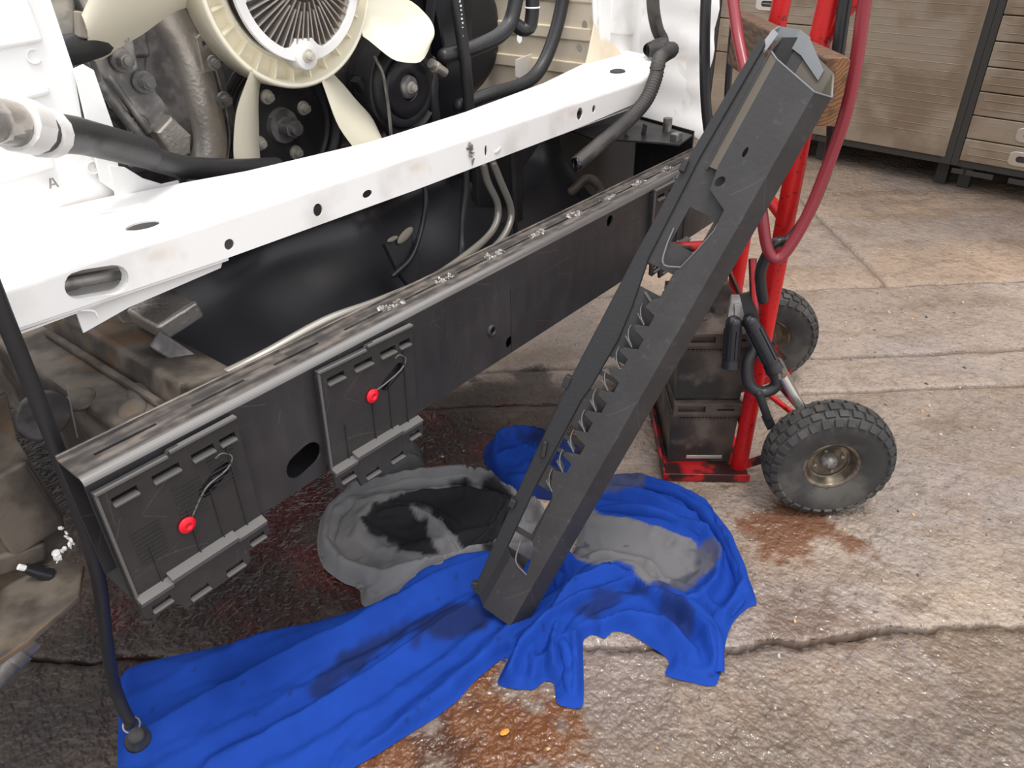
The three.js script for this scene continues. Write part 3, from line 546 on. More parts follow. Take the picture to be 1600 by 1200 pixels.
{ // cooling fan with viscous clutch
  const FC = [.678, 1.05], Z = -.43;
  const f = new THREE.Group(); f.name = 'cooling_fan'; f.position.set(FC[0], FC[1], Z); truck.add(f);
  mesh(f, 'hub_ring', faceZ(lathe([[.118, -.012], [.122, .012], [.13, .014], [.132, -.004], [.16, -.008], [.163, .024], [.169, .026], [.173, .022], [.173, -.026], [.118, -.026], [.118, -.012]], 72)), M.fan);
  for (let k = 0; k < 26; k++) { const t = k / 26 * PI * 2; mesh(f, 'ring_rib', bx(.036, .003, .024, .146 * Math.cos(t), .146 * Math.sin(t), .0, [0, 0, t]), M.fan); }
  for (let k = 0; k < 7; k++) {
    const ph = [180, 239, 290, 333, 24, 72, 122][k] * PI / 180, ra = [Math.cos(ph), Math.sin(ph)], ta = [-Math.sin(ph), Math.cos(ph)];
    const nr = 14, nc = 10, P = [], I = [];
    for (const side of [0, 1]) for (let i = 0; i <= nr; i++) for (let j = 0; j <= nc; j++) {
      const t = i / nr, c = j / nc * 2 - 1, r = mix(.166, .352, t);
      const half = mix(.046, .074, sst(0, .45, t)) * (1 - .55 * Math.pow(clamp((t - .72) / .28), 2));
      const be = mix(.76, .58, t), cc = c * half, lean = .05 * t * t;
      const tt = cc * Math.cos(be) + lean, zz = -cc * Math.sin(be) + .012 * (1 - c * c) * (.4 + t) + (side ? -.0042 : 0) * (1 - c * c * .8);
      P.push(ra[0] * r + ta[0] * tt, ra[1] * r + ta[1] * tt, zz);
    }
    const N = (nr + 1) * (nc + 1);
    for (let s = 0; s < 2; s++) for (let i = 0; i < nr; i++) for (let j = 0; j < nc; j++) { const a = s * N + i * (nc + 1) + j, b = a + nc + 1; s ? I.push(a, b, a + 1, a + 1, b, b + 1) : I.push(a, a + 1, b, a + 1, b + 1, b); }
    const g = new THREE.BufferGeometry(); g.setAttribute('position', new THREE.Float32BufferAttribute(P, 3)); g.setIndex(I); g.computeVertexNormals();
    mesh(f, 'blade', g, M.fan);
  }
  const cl = new THREE.Group(); cl.name = 'fan_clutch'; cl.position.set(FC[0], FC[1], Z + .01); truck.add(cl);
  mesh(cl, 'body', faceZ(lathe([[0, .055], [.02, .055], [.024, .046], [.034, .044], [.04, .03], [.112, .012], [.116, -.02], [0, -.02]], 48)), M.darkMetal);
  for (let k = 0; k < 52; k++) { const t = k / 52 * PI * 2, L = k % 2 ? .066 : .08, r0 = .113 - L / 2; mesh(cl, 'cooling_fin', xf(bx(L, .0028, .026, 0, 0, 0, [0, .2, 0]), [r0 * Math.cos(t), r0 * Math.sin(t), .024], [0, 0, t]), M.alu); }
  mesh(cl, 'bimetal_hub', [faceZ(lathe([[0, .066], [.012, .066], [.015, .056], [.022, .054], [.024, .04]], 24)), bx(.05, .007, .004, 0, 0, .067, [0, 0, .6])], M.alu);
  { const hole = []; for (let k = 0; k < 72; k++) { const t = -k / 72 * PI * 2, q = Math.max(...[0, 1, 2, 3].map((i) => Math.cos(t - (-PI / 2 - .08 + i * PI / 2)))); const r = .113 - .02 * sst(.955, .985, q); hole.push([r * Math.cos(t), r * Math.sin(t)]); } mesh(cl, 'lobed_plate', xf(ext(shape(ell(0, 0, .127, .127, 0, 72).reverse(), [hole]), .006, .001), [0, 0, .026]), M.white); }
  for (let k = 0; k < 4; k++) {
    const t = -PI / 2 - .08 + k * PI / 2, x = .118 * Math.cos(t), y = .118 * Math.sin(t);
    mesh(cl, 'mounting_lug', [xf(faceZ(lathe([[0, .022], [.021, .022], [.024, .018], [.025, -.01], [0, -.01]], 24)), [x, y, .016]), bx(.03, .04, .012, x * .9, y * .9, .026, [0, 0, t])], M.white);
    hexBolt(cl, x, y, .038, .0075);
  }
}
{ // pulleys and belt
  const groove = (r, z0, z1, n) => { const p = []; for (let k = 0; k <= n * 2; k++) p.push([r - (k % 2 ? .0032 : 0), mix(z0, z1, k / (n * 2))]); return p; };
  const c = new THREE.Group(); c.name = 'crank_pulley'; c.position.set(.702, .788, -.53); truck.add(c);
  mesh(c, 'wheel', faceZ(lathe([[0, -.01], [.05, -.01], [.105, -.012], [.108, 0], [.112, .001], [.113, -.014], [.128, -.014], [.13, .004], [.142, .005], ...groove(.144, 0, -.05, 6), [.1, -.055], [0, -.055]], 64)), M.blackSteel);
  mesh(c, 'rust_band', faceZ(lathe([[.107, -.0105], [.1155, -.0105], [.1155, -.013], [.107, -.013]], 64)), M.rust);
  mesh(c, 'centre_bolt', [xf(faceZ(cyl(.032, .034, .012, 28)), [0, 0, -.005]), xf(faceZ(cyl(.019, .019, .03, 6)), [0, 0, .014]), xf(faceZ(cyl(.0125, .0145, .014, 20)), [0, 0, .034])], M.grey);
  for (let k = 0; k < 4; k++) { const t = 1.94 + k * PI / 2; hexBolt(c, .061 * Math.cos(t), .061 * Math.sin(t), -.01, .009); }
  const a = new THREE.Group(); a.name = 'compressor_pulley'; a.position.set(.965, .826, -.455); a.scale.setScalar(1.18); truck.add(a);
  mesh(a, 'wheel', faceZ(lathe([[0, 0], [.02, 0], [.026, -.006], [.05, -.008], [.054, 0], [.068, .001], [.07, -.01], [.078, -.012], [.081, 0], ...groove(.083, -.006, -.05, 7), [.07, -.055], [.07, -.12], [0, -.12]], 56)), M.blackSteel);
  mesh(a, 'clutch_plate', [faceZ(lathe([[.022, .004], [.024, .007], [.05, .007], [.053, .003], [.053, 0]], 44))], M.blackGloss);
  mesh(a, 'hub', faceZ(lathe([[0, .011], [.012, .011], [.019, .008], [.021, 0]], 28)), M.grey);
  hexBolt(a, 0, 0, .009, .007);
  mesh(a, 'compressor_body', xf(faceZ(lathe([[0, 0], [.06, 0], [.066, -.02], [.062, -.05], [.067, -.08], [.06, -.16], [0, -.16]], 32)), [0, 0, -.1]), M.darkMetal);
  TP('drive_belt', [bar([.86, .856, -.482], [1.02, .60, -.482], .006), xf(ext(shape([[.852, .85], [.866, .858], [1.0, .66], [.986, .65]]), .022), [0, 0, -.5]), xf(ext(shape([[1.043, .845], [1.05, .85], [1.16, 1.2], [1.15, 1.2]]), .022), [0, 0, -.495])], M.hose);
}
{ // engine block, brackets, pipes
  seed = 404;
  const e = TP('engine', [bx(.62, .62, .5, .72, .87, -.87, [0, 0, 0], .03), bx(.3, .3, .2, .45, .92, -.62, [0, 0, .1], .03), bx(.25, .5, .12, .9, .95, -.61, [0, 0, -.1], .03), bx(.2, .3, .14, 1.08, .8, -.7, [0, 0, .1], .02)], M.darkMetal);
  for (let k = 0; k < 9; k++) { const x = rr(.34, .47), y = rr(.8, 1.06); mesh(e, 'casting', [bx(rr(.03, .07), rr(.04, .1), .03, x, y, -.515 + rr(-.02, .01), [0, 0, rr(-.6, .6)], .008)], k % 3 ? M.darkMetal : M.grey); }
  mesh(e, 'bracket', xf(ext(shape([[.36, .96], [.38, 1.0], [.42, .985], [.415, .93], [.44, .89], [.46, .85], [.445, .82], [.425, .83], [.41, .87], [.37, .89]]), .016, .004), [0, 0, -.5]), M.grey);
  mesh(e, 'bracket_arm', xf(ext(shape([[.415, .845], [.44, .86], [.462, .83], [.455, .806], [.432, .80], [.425, .82]]), .022, .005), [0, 0, -.484]), M.alu);
  for (const [x, y, r] of [[.394, .955, .0115], [.419, .92, .0115], [.394, .86, .009], [.444, .815, .006], [.545, .93, .008], [.55, .87, .009], [.405, .985, .006]]) hexBolt(e, x, y, -.475, r, M.grey);
  mesh(e, 'coolant_pipe', tubeCap([[.47, 1.1, -.53], [.522, .972, -.53], [.535, .905, -.53], [.537, .815, -.53], [.523, .757, -.53], [.5, .66, -.54]], .034, 50, 20), M.alu);
  mesh(e, 'pipe_seam', tube([[.506, 1.1, -.52], [.557, .972, -.515], [.57, .905, -.512], [.572, .815, -.512], [.556, .757, -.515]], .0022, 40, 6), M.grey);
  mesh(e, 'lifting_eye', xf(ext(shape([[-.012, -.04], [.01, -.04], [.014, .0], [.012, .014], [0, .018], [-.012, .012]], [ell(0, .002, .006)]), .006, .001), [.548, .955, -.50]), M.alu);
  mesh(e, 'dark_hose', tube([[.26, .99, -.4], [.33, .985, -.44], [.4, .99, -.5], [.5, 1.03, -.55]], .02, 24, 12), M.hose);
  mesh(e, 'timing_cover', xf(ext(shape([[.5, .72], [.9, .7], [.93, .9], [.88, 1.1], [.56, 1.1], [.52, .9]]), .05, .01), [0, 0, -.64]), M.darkMetal);
  for (let k = 0; k < 14; k++) mesh(e, 'casting_rib', xf(new THREE.SphereGeometry(rr(.014, .03), 12, 8), [rr(.52, .6), rr(.82, 1.0), -.575], [rnd(), 0, rnd()], [1, rr(.6, 1.5), .6]), M.darkMetal);
  mesh(e, 'wire_loom', tube([[.3, .92, -.42], [.33, .88, -.43], [.36, .84, -.45], [.4, .8, -.46]], .006, 24, 8), M.hose);
  mesh(e, 'connector', [bx(.014, .034, .014, .325, 1.015, -.42, [0, 0, -.25], .003)], M.dust);
  mesh(e, 'stay_rod', [bar([.345, .93, -.46], [.385, .84, -.46], .008), bar([.36, .94, -.46], [.398, .85, -.46], .006)], M.grey);
  TP('lower_hose', [tube([[.87, .9, -.44], [.88, .86, -.43], [.885, .78, -.43], [.9, .7, -.45]], .0035, 20, 8)], M.grey);
}
{ // black ducts and hoses on the right of the engine bay
  TP('fan_shroud', [xf(ext(shape([[1.06, .68], [1.24, .68], [1.26, 1.2], [1.02, 1.2], [1.05, .96], [1.1, .8]]), .003), [0, 0, -.52]), xf(ext(shape([[1.05, 1.2], [1.058, 1.2], [1.13, .83], [1.124, .82]]), .03), [0, 0, -.515])], M.blackGloss);
  TP('air_duct', [xf(lathe([[.0, .0], [.13, .0], [.16, -.02], [.165, -.06], [0, -.07]], 40), [1.35, .86, -.66], [PI / 2, 0, .2])], M.blackMatt);
  const h = (n, p, r) => TP(n, tubeCap(p, r, 44, 14), M.hose);
  h('coolant_hose', [[1.09, 1.15, -.43], [1.1, .97, -.425], [1.112, .85, -.42], [1.12, .7, -.42]], .013);
  h('coolant_hose', [[1.33, 1.1, -.42], [1.285, .945, -.42], [1.24, .9, -.42], [1.16, .88, -.43], [1.08, .87, -.45]], .017);
  h('coolant_hose', [[1.33, 1.1, -.40], [1.325, .93, -.40], [1.312, .90, -.41], [1.29, .915, -.43]], .016);
  h('coolant_hose', [[1.5, 1.1, -.42], [1.475, .95, -.42], [1.435, .86, -.42], [1.38, .8, -.42], [1.31, .778, -.42], [1.2, .772, -.43], [1.12, .76, -.45]], .0165);
  h('coolant_hose', [[1.06, .86, -.47], [1.045, .8, -.46], [1.05, .7, -.46]], .012);
  { const g = []; seed = 55; for (let k = 0; k < 26; k++) { const y = .985 - k * .0082; g.push(bx(rr(.003, .006), rr(.002, .005), .001, 1.094 + (.985 - y) * .105 + rr(-.001, .001), y, -.4115, [0, 0, rr(-.4, .4)])); } const p = TP('printed_marks', g, M.white); p.userData.kind = 'stuff'; p.userData.label = 'small white print on a black hose'; }
  TP('hose_spout', [bar([1.005, .87, -.42], [1.045, .845, -.42], .01), bar([1.015, .862, -.42], [1.022, .858, -.42], .0125)], M.alu);
  const lt = TP('hose_band', xf(new THREE.TorusGeometry(.0165, .002, 6, 20), [1.326, .945, -.4], [PI / 2, 0, 0]), M.white); lt.userData.label = 'white paint band on a hose';
}
{ // frame rails, undertray, pipes behind the beam
  const r = TP('frame_rail', [bx(.1, .16, .9, .145, .51, -.52, [0, 0, 0], .012), bx(.09, .1, .5, .205, .57, -.35, [0, 0, -.25], .01), bx(.012, .012, .4, .155, .595, -.26, [0, 0, 0], .005)], M.rust);
  seed = 61; for (let k = 0; k < 4; k++) mesh(r, 'weld_bead', xf(new THREE.SphereGeometry(.022, 14, 10), [[.1, .13, .115, .16][k], .588, [-.24, -.16, -.12, -.19][k]], [0, 1, 0], [1.3, .4, .9]), M.rust);
  mesh(r, 'tow_eye', xf(new THREE.TorusGeometry(.014, .004, 8, 20), [.1, .585, -.075], [1.2, .3, 0], [1, 1.8, 1]), M.rust);
  TP('radiator_mount', [xf(ext(shape([[.22, .67], [.262, .672], [.29, .62], [.318, .556], [.25, .548], [.235, .6]]), .006, .002), [0, 0, -.2], [-.25, 0, 0]), bx(.07, .03, .09, .262, .64, -.28, [0, 0, .2], .006)], M.alu);
  TP('mount_plate', xf(ext(shape([[.225, .668], [.285, .672], [.315, .62], [.34, .562], [.262, .548], [.24, .6]]), .005, .002), [0, 0, -.175], [-.35, 0, 0]), M.alu);
  TP('mount_stay', [bx(.028, .12, .012, .235, .6, -.185, [-.4, 0, .55], .003), bx(.02, .05, .02, .24, .575, -.13, [0, 0, .5], .003)], M.darkMetal);
  TP('mount_bushing', [xf(cyl(.038, .034, .05, 24), [.225, .71, -.31]), xf(cyl(.014, .018, .03, 12), [.295, .69, -.3])], M.darkMetal);
  const P = [], I = [], nx = 50, ny = 16;
  for (let j = 0; j <= ny; j++) for (let i = 0; i <= nx; i++) { const s = mix(.26, 1.36, i / nx), t = j / ny, w = .012 * Math.sin(s * 21) * Math.sin(t * PI) + .02 * Math.sin(s * 9 + 1); P.push(s, mix(.50, .745, t) - .03 * Math.sin(s * 5) * (1 - t), -.19 - .16 * Math.sin(t * PI * .75) + w); }
  for (let j = 0; j < ny; j++) for (let i = 0; i < nx; i++) { const k = j * (nx + 1) + i; I.push(k, k + 1, k + nx + 1, k + 1, k + nx + 2, k + nx + 1); }
  const g = new THREE.BufferGeometry(); g.setAttribute('position', new THREE.Float32BufferAttribute(P, 3)); g.setIndex(I); g.computeVertexNormals();
  const ut = TP('undertray', g, M.blackGloss);
  mesh(ut, 'clip_flap', xf(ext(shape([[-.03, .045], [.028, .05], [.034, .0], [.014, -.035], [-.006, -.04], [-.02, -.01]]), .006, .003), [.665, .60, -.19], [-.3, 0, 0]), M.blackMatt);
  mesh(ut, 'torn_foam', [xf(new THREE.IcosahedronGeometry(.018, 2), [.675, .652, -.19], [0, 0, .4], [1.2, .5, .25]), xf(new THREE.IcosahedronGeometry(.009, 1), [.645, .655, -.19], [0, 0, 0], [1.5, .5, .3])], M.dust);
  TP('condenser_pipe', tubeCap([[.90, .73, -.17], [.925, .69, -.175], [.962, .625, -.18], [.95, .59, -.175], [.885, .568, -.16], [.76, .572, -.13], [.66, .59, -.11]], .0072, 60, 10), M.pipe);
  TP('condenser_pipe', tubeCap([[.882, .73, -.18], [.9, .69, -.185], [.934, .635, -.19], [.92, .6, -.185], [.86, .585, -.17], [.72, .59, -.13], [.62, .605, -.1], [.5, .62, -.085], [.4, .632, -.08], [.3, .62, -.09], [.23, .6, -.12]], .0072, 80, 10), M.pipe);
  TP('condenser_pipe', tubeCap([[.842, .74, -.19], [.84, .69, -.19], [.828, .64, -.19], [.81, .59, -.18], [.77, .575, -.15]], .0075, 40, 10), M.blackCable);
  TP('condenser_pipe', tubeCap([[.735, .74, -.195], [.733, .70, -.19], [.715, .65, -.19], [.67, .615, -.175], [.62, .6, -.17]], .005, 40, 10), M.blackGloss);
  TP('vertical_stay', [bx(.012, .3, .006, 1.0, .62, -.2, [0, 0, .05], .002), bx(.04, .22, .004, 1.07, .61, -.25, [0, 0, 0])], M.blackMatt);
  TP('radiator_panel', [bx(.96, .3, .008, 1.39, .585, -.345), bx(.16, .2, .02, 1.07, .6, -.3, [0, 0, 0], .006)], M.blackMatt);
  TP('tow_hook', tubeCap([[1.3, .55, -.26], [1.34, .575, -.24], [1.37, .545, -.22], [1.35, .52, -.22]], .012, 30, 10), M.rust);
  const tr = TP('end_bracket', [xf(flat(ext(shape([[1.4, -.335], [1.6, -.26], [1.535, -.07], [1.44, -.055], [1.43, -.1], [1.37, -.25]], [ell(1.44, -.25, .014, .014)]), .004)), [0, .665, 0]), xf(ext(shape([[1.37, .69], [1.6, .67], [1.6, .71], [1.37, .745]]), .004), [0, 0, -.33], [0, 0, 0]), bx(.004, .16, .2, 1.58, .59, -.17, [0, -.3, 0])], M.blackSteel);
  mesh(tr, 'stud', [xf(cyl(.011, .011, .03, 14), [1.535, .68, -.14])], M.grey);
  for (const q of [bx(.003, .03, .012, 1.475, .675, -.17, [.3, 0, .3]), bx(.003, .03, .012, 1.44, .675, -.2, [-.3, 0, -.3]), bx(.03, .02, .02, 1.47, .672, -.08, [0, 0, 0], .004)]) mesh(tr, 'clip_tab', q, M.grey);
}
{ // rusty body-mount sheet metal at the left, below the panel
  const m = TP('inner_fender', [xf(ext(shape([[-.55, .33], [-.09, .362], [-.042, .355], [-.012, .39], [-.018, .42], [.004, .425], [.012, .47], [.0, .60], [.01, .66], [-.55, .68]], [ell(-.08, .55, .035, .05)]), .006, .002), [0, 0, -.2])], M.rust);
  mesh(m, 'swage', [bx(.07, .12, .014, -.03, .51, -.19, [0, 0, .1], .006), bx(.16, .03, .014, -.1, .455, -.19, [0, 0, -.28], .006), bx(.14, .02, .03, -.1, .63, -.18, [0, 0, .1], .006)], M.rust);
  mesh(m, 'lower_plate', xf(flat(ext(shape([[-.5, -.2], [-.02, -.2], [.0, -.15], [-.03, -.1], [-.1, -.08], [-.5, -.06]]), .005, .002)), [0, .41, 0]), M.rust);
  mesh(m, 'dark_liner', [bx(.5, .3, .004, -.24, .56, -.26), bx(.4, .12, .004, -.2, .7, -.28)], M.blackMatt);
  seed = 17; const g = []; for (let k = 0; k < 40; k++) { const t = k / 40, p = curve([[.0, .47, -.19], [.008, .425, -.19], [-.016, .418, -.19], [-.012, .39, -.185], [-.02, .375, -.185], [-.045, .352, -.185]]).getPoint(t); if (t > .72 && t < .82) continue; g.push(xf(new THREE.IcosahedronGeometry(rr(.002, .0062), 0), [p.x + rr(-.003, .003), p.y + rr(-.003, .003), p.z + rr(0, .008)], [rnd() * 3, rnd() * 3, 0], [1, rr(.6, 1.6), .6])); }
  const tw = mesh(m, 'chipped_edge', g, M.white); tw.userData.label = 'torn edge flaking white';
  mesh(m, 'fir_clip', [bar([-.055, .438, -.17], [-.035, .413, -.165], .006, .011, 8)], M.blackGloss);
  mesh(m, 'clip_stem', bar([-.06, .444, -.171], [-.055, .438, -.17], .004), M.white);
  mesh(m, 'hose_stub', [bar([-.2, .33, -.12], [-.09, .36, -.14], .018), bar([-.12, .352, -.135], [-.105, .356, -.137], .021)], M.grey);
  mesh(m, 'round_plate', xf(faceZ(lathe([[0, .004], [.03, .004], [.035, 0]], 24)), [.045, .6, -.22]), M.darkMetal);
  TP('thin_wire', tube([[.055, .762, -.14], [.09, .758, -.135], [.115, .748, -.135], [.118, .738, -.135]], .0018, 20, 6), M.white);
  TP('thin_wire', bar([.055, .68, -.12], [.045, .61, -.12], .001), M.grey);
}
{ // body mass behind the engine bay
  TP('firewall', bx(2.0, .9, .05, .7, .85, -1.4), M.darkMetal);
  TP('underbody', bx(1.5, .05, 1.4, .7, .5, -1.45), M.darkMetal);
  TP('left_apron', bx(.02, .5, 1.0, -.28, .9, -.85), M.white);
  TP('front_axle', [bar([-.25, .36, -1.2], [1.75, .36, -1.2], .045)], M.darkMetal);
  for (const s of [-.35, 1.8]) { const w = TP('wheel', xf(lathe([[.2, -.1], [.3, -.11], [.35, -.08], [.36, 0], [.35, .08], [.3, .11], [.2, .1], [.2, -.1]], 40), [s, .36, -1.2], [0, 0, PI / 2]), M.rubber); mesh(w, 'rim', xf(lathe([[0, -.05], [.19, -.08], [.2, .08], [0, .05]], 32), [s, .36, -1.2], [0, 0, PI / 2]), M.grey); }
}

// ---------- black plastic channel leaning on the hand truck ----------
{
  const o = thing('bumper_channel', 'long black plastic bumper channel leaning on the red hand truck', 'car part');
  const m4 = new THREE.Matrix4().makeBasis(new V3(.8496, -.3416, .4019), new V3(.4475, .8702, -.2064), new V3(-.2793, .3552, .8921)).setPosition(-.0113, .025, -.9321);
  m4.decompose(o.position, o.quaternion, o.scale); o.scale.set(1, 1, 1);
  // local frame: x across the face, y up the channel, z out of the face
  const hexa = (a, b, c, d, t) => { // quad a b c d thickened by vector t
    const q = [a, b, c, d], r = q.map((p) => [p[0] + t[0], p[1] + t[1], p[2] + t[2]]), f = [], tri = (x, y, z) => f.push(...x, ...y, ...z), quad = (x, y, z, w) => { tri(x, y, z); tri(x, z, w); };
    quad(q[0], q[1], q[2], q[3]); quad(r[3], r[2], r[1], r[0]); for (let k = 0; k < 4; k++) quad(q[k], r[k], r[(k + 1) % 4], q[(k + 1) % 4]);
    const g = new THREE.BufferGeometry(); g.setAttribute('position', new THREE.Float32BufferAttribute(f, 3)); g.computeVertexNormals(); g.setAttribute('uv', new THREE.Float32BufferAttribute(new Float32Array(f.length / 3 * 2), 2)); return g;
  };
  const wall = (p, q, lo0, lo1, hi0, hi1) => { const dx = q[0] - p[0], dz = q[1] - p[1], l = Math.hypot(dx, dz), t = [dz / l * .0026 * -1, 0, dx / l * .0026 * 1]; return hexa([p[0], lo0, p[1]], [q[0], lo1, q[1]], [q[0], hi1, q[1]], [p[0], hi0, p[1]], t.map((v) => -v)); };
  const fo = [[0, .0], [0, 1.018], [-.07, 1.036], [-.07, .87], [-.064, .835], [-.03, .818], [-.028, .785], [-.046, .712], [-.05, .703], [-.05, .655], [-.06, .646]];
  for (let k = 0; k < 8; k++) { const s = .632 - k * .0415, d = .004 * Math.sin(k * 2.3); fo.push([-.064 + d, s], [-.044 + d, s - .006], [-.044 + d, s - .026], [-.066 + d, s - .034]); }
  fo.push([-.06, .285], [-.045, .262], [-.04, .172], [-.03, .16], [-.02, .108], [-.048, .12], [-.06, .122], [-.06, .004]);
  mesh(o, 'face', [xf(ext(shape(fo.slice().reverse(), [ell(-.045, .905, .003, .008), ell(-.057, .852, .006, .009, -.4)]), .003, .0006), [0, 0, -.003])], M.plastic);
  M.dustDark = std({ color: 0x60594f, roughness: .65, bumpMap: grime, bumpScale: .001 });
  const a = [0, 0], b = [.026, -.035], f = [.012, -.085], e = [-.04, -.1], d2 = [-.06, -.1], d = [-.085, -.08], c1 = [-.086, -.014], c0 = [-.07, 0];
  mesh(o, 'side_facet', wall(a, b, .0, .012, 1.018, 1.028), M.plastic);
  mesh(o, 'back_wall', [wall(e, d2, .84, .84, 1.088, 1.098), wall(d2, d, .84, .86, 1.098, 1.082), wall(d, c1, .86, .86, 1.082, 1.05)], M.plastic); mesh(o, 'dusty_wall', [wall(b, f, .55, .6, 1.028, 1.068), wall(f, e, .8, .84, 1.068, 1.088)], M.dustDark);
  mesh(o, 'bevel', wall([-.084, -.016], c0, .865, .865, 1.046, 1.036), M.dustDark); mesh(o, 'lower_bevel', wall([-.082, -.02], [-.06, 0], .012, .004, .128, .122), M.plastic); mesh(o, 'foot', hexa([-.06, .004, 0], [0, 0, 0], [.024, .012, -.033], [-.08, .012, -.02], [0, .003, 0]), M.plastic);
  mesh(o, 'top_lip', [wall([-.1, -.06], [-.094, -.082], 1.05, 1.06, 1.08, 1.096), wall([-.094, -.082], [-.066, -.094], 1.074, 1.078, 1.096, 1.106), wall([-.066, -.094], [-.046, -.094], 1.078, 1.074, 1.106, 1.102), wall([-.046, -.094], [-.004, -.083], 1.074, 1.05, 1.1, 1.066), hexa([-.104, 1.045, -.03], [-.1, 1.08, -.06], [-.09, 1.076, -.058], [-.092, 1.042, -.028], [0, .004, 0])], M.lip);
  { const p = [[-.084, 1.046, -.016], [-.07, 1.036, 0], [0, 1.018, 0], [.026, 1.028, -.035], [.012, 1.066, -.085]]; mesh(o, 'rim_highlight', p.slice(1).map((q, k) => bar(p[k], q, .0014, .0014, 6)), M.lip); }  // thin lighter tubes draw the highlight along the cut top edges
  const hl = [rect(-.096, .655, -.052, .695), rect(-.08, .74, -.036, .80), rect(-.08, .50, -.046, .528), rect(-.08, .462, -.047, .492), rect(-.08, .37, -.048, .39), rect(-.08, .305, -.046, .335), rect(-.08, .342, -.05, .362), rect(-.084, .17, -.048, .262), rect(-.076, .125, -.03, .16)];
  mesh(o, 'flange', [xf(ext(shape([[-.03, .1], [-.03, .87], [-.072, .88], [-.078, 1.03], [-.104, 1.045], [-.106, .87], [-.104, .7], [-.1, .4], [-.088, .1]].reverse(), hl), .003), [0, 0, -.024])], M.plastic);
  mesh(o, 'edge_rail', [xf(ext(shape([[-.07, .012], [-.084, .25], [-.086, .44], [-.082, .47], [-.08, .56], [-.086, .62], [-.1, .7], [-.104, .87], [-.098, 1.05], [-.106, 1.06], [-.116, .87], [-.118, .7], [-.116, .46], [-.106, .25], [-.09, .012]]), .014, .002), [0, 0, -.03])], M.blackMatt);
  mesh(o, 'rail_tab', [bx(.012, .022, .02, -.121, .455, -.02, [0, 0, .1], .002), bx(.014, .012, .016, -.094, .024, -.02, [0, 0, .4], .002), bx(.012, .016, .02, -.104, .21, -.015, [0, 0, .1], .002), bx(.01, .02, .02, -.118, .85, -.015, [0, 0, .1], .002), bx(.008, .03, .018, -.1, .33, -.015, [0, 0, .3], .002)], M.blackMatt);
  for (let k = 0; k < 9; k++) { const s = .635 - k * .0415; mesh(o, 'clip_rib', [tube([[-.052, s - .03, .001], [-.062, s - .022, -.001], [-.07, s - .012, -.012], [-.072, s - .002, -.022]], .0013, 12, 6), bx(.02, .0016, .022, -.062, s - .024, -.011, [0, 0, -.6])], M.plasticLight); }
  for (const q of [tube([[-.046, .712, .001], [-.072, .704, .001], [-.082, .73, -.01], [-.086, .76, -.02]], .0018, 14, 6), tube([[-.02, .108, .001], [-.048, .12, .001], [-.06, .15, -.02]], .0015, 14, 6), tube([[-.028, .785, .001], [-.036, .75, .001], [-.046, .712, .001]], .0012, 10, 6), bx(.03, .0016, .02, -.064, .645, -.01, [0, 0, -.5])]) mesh(o, 'window_rim', q, M.plasticLight);
}

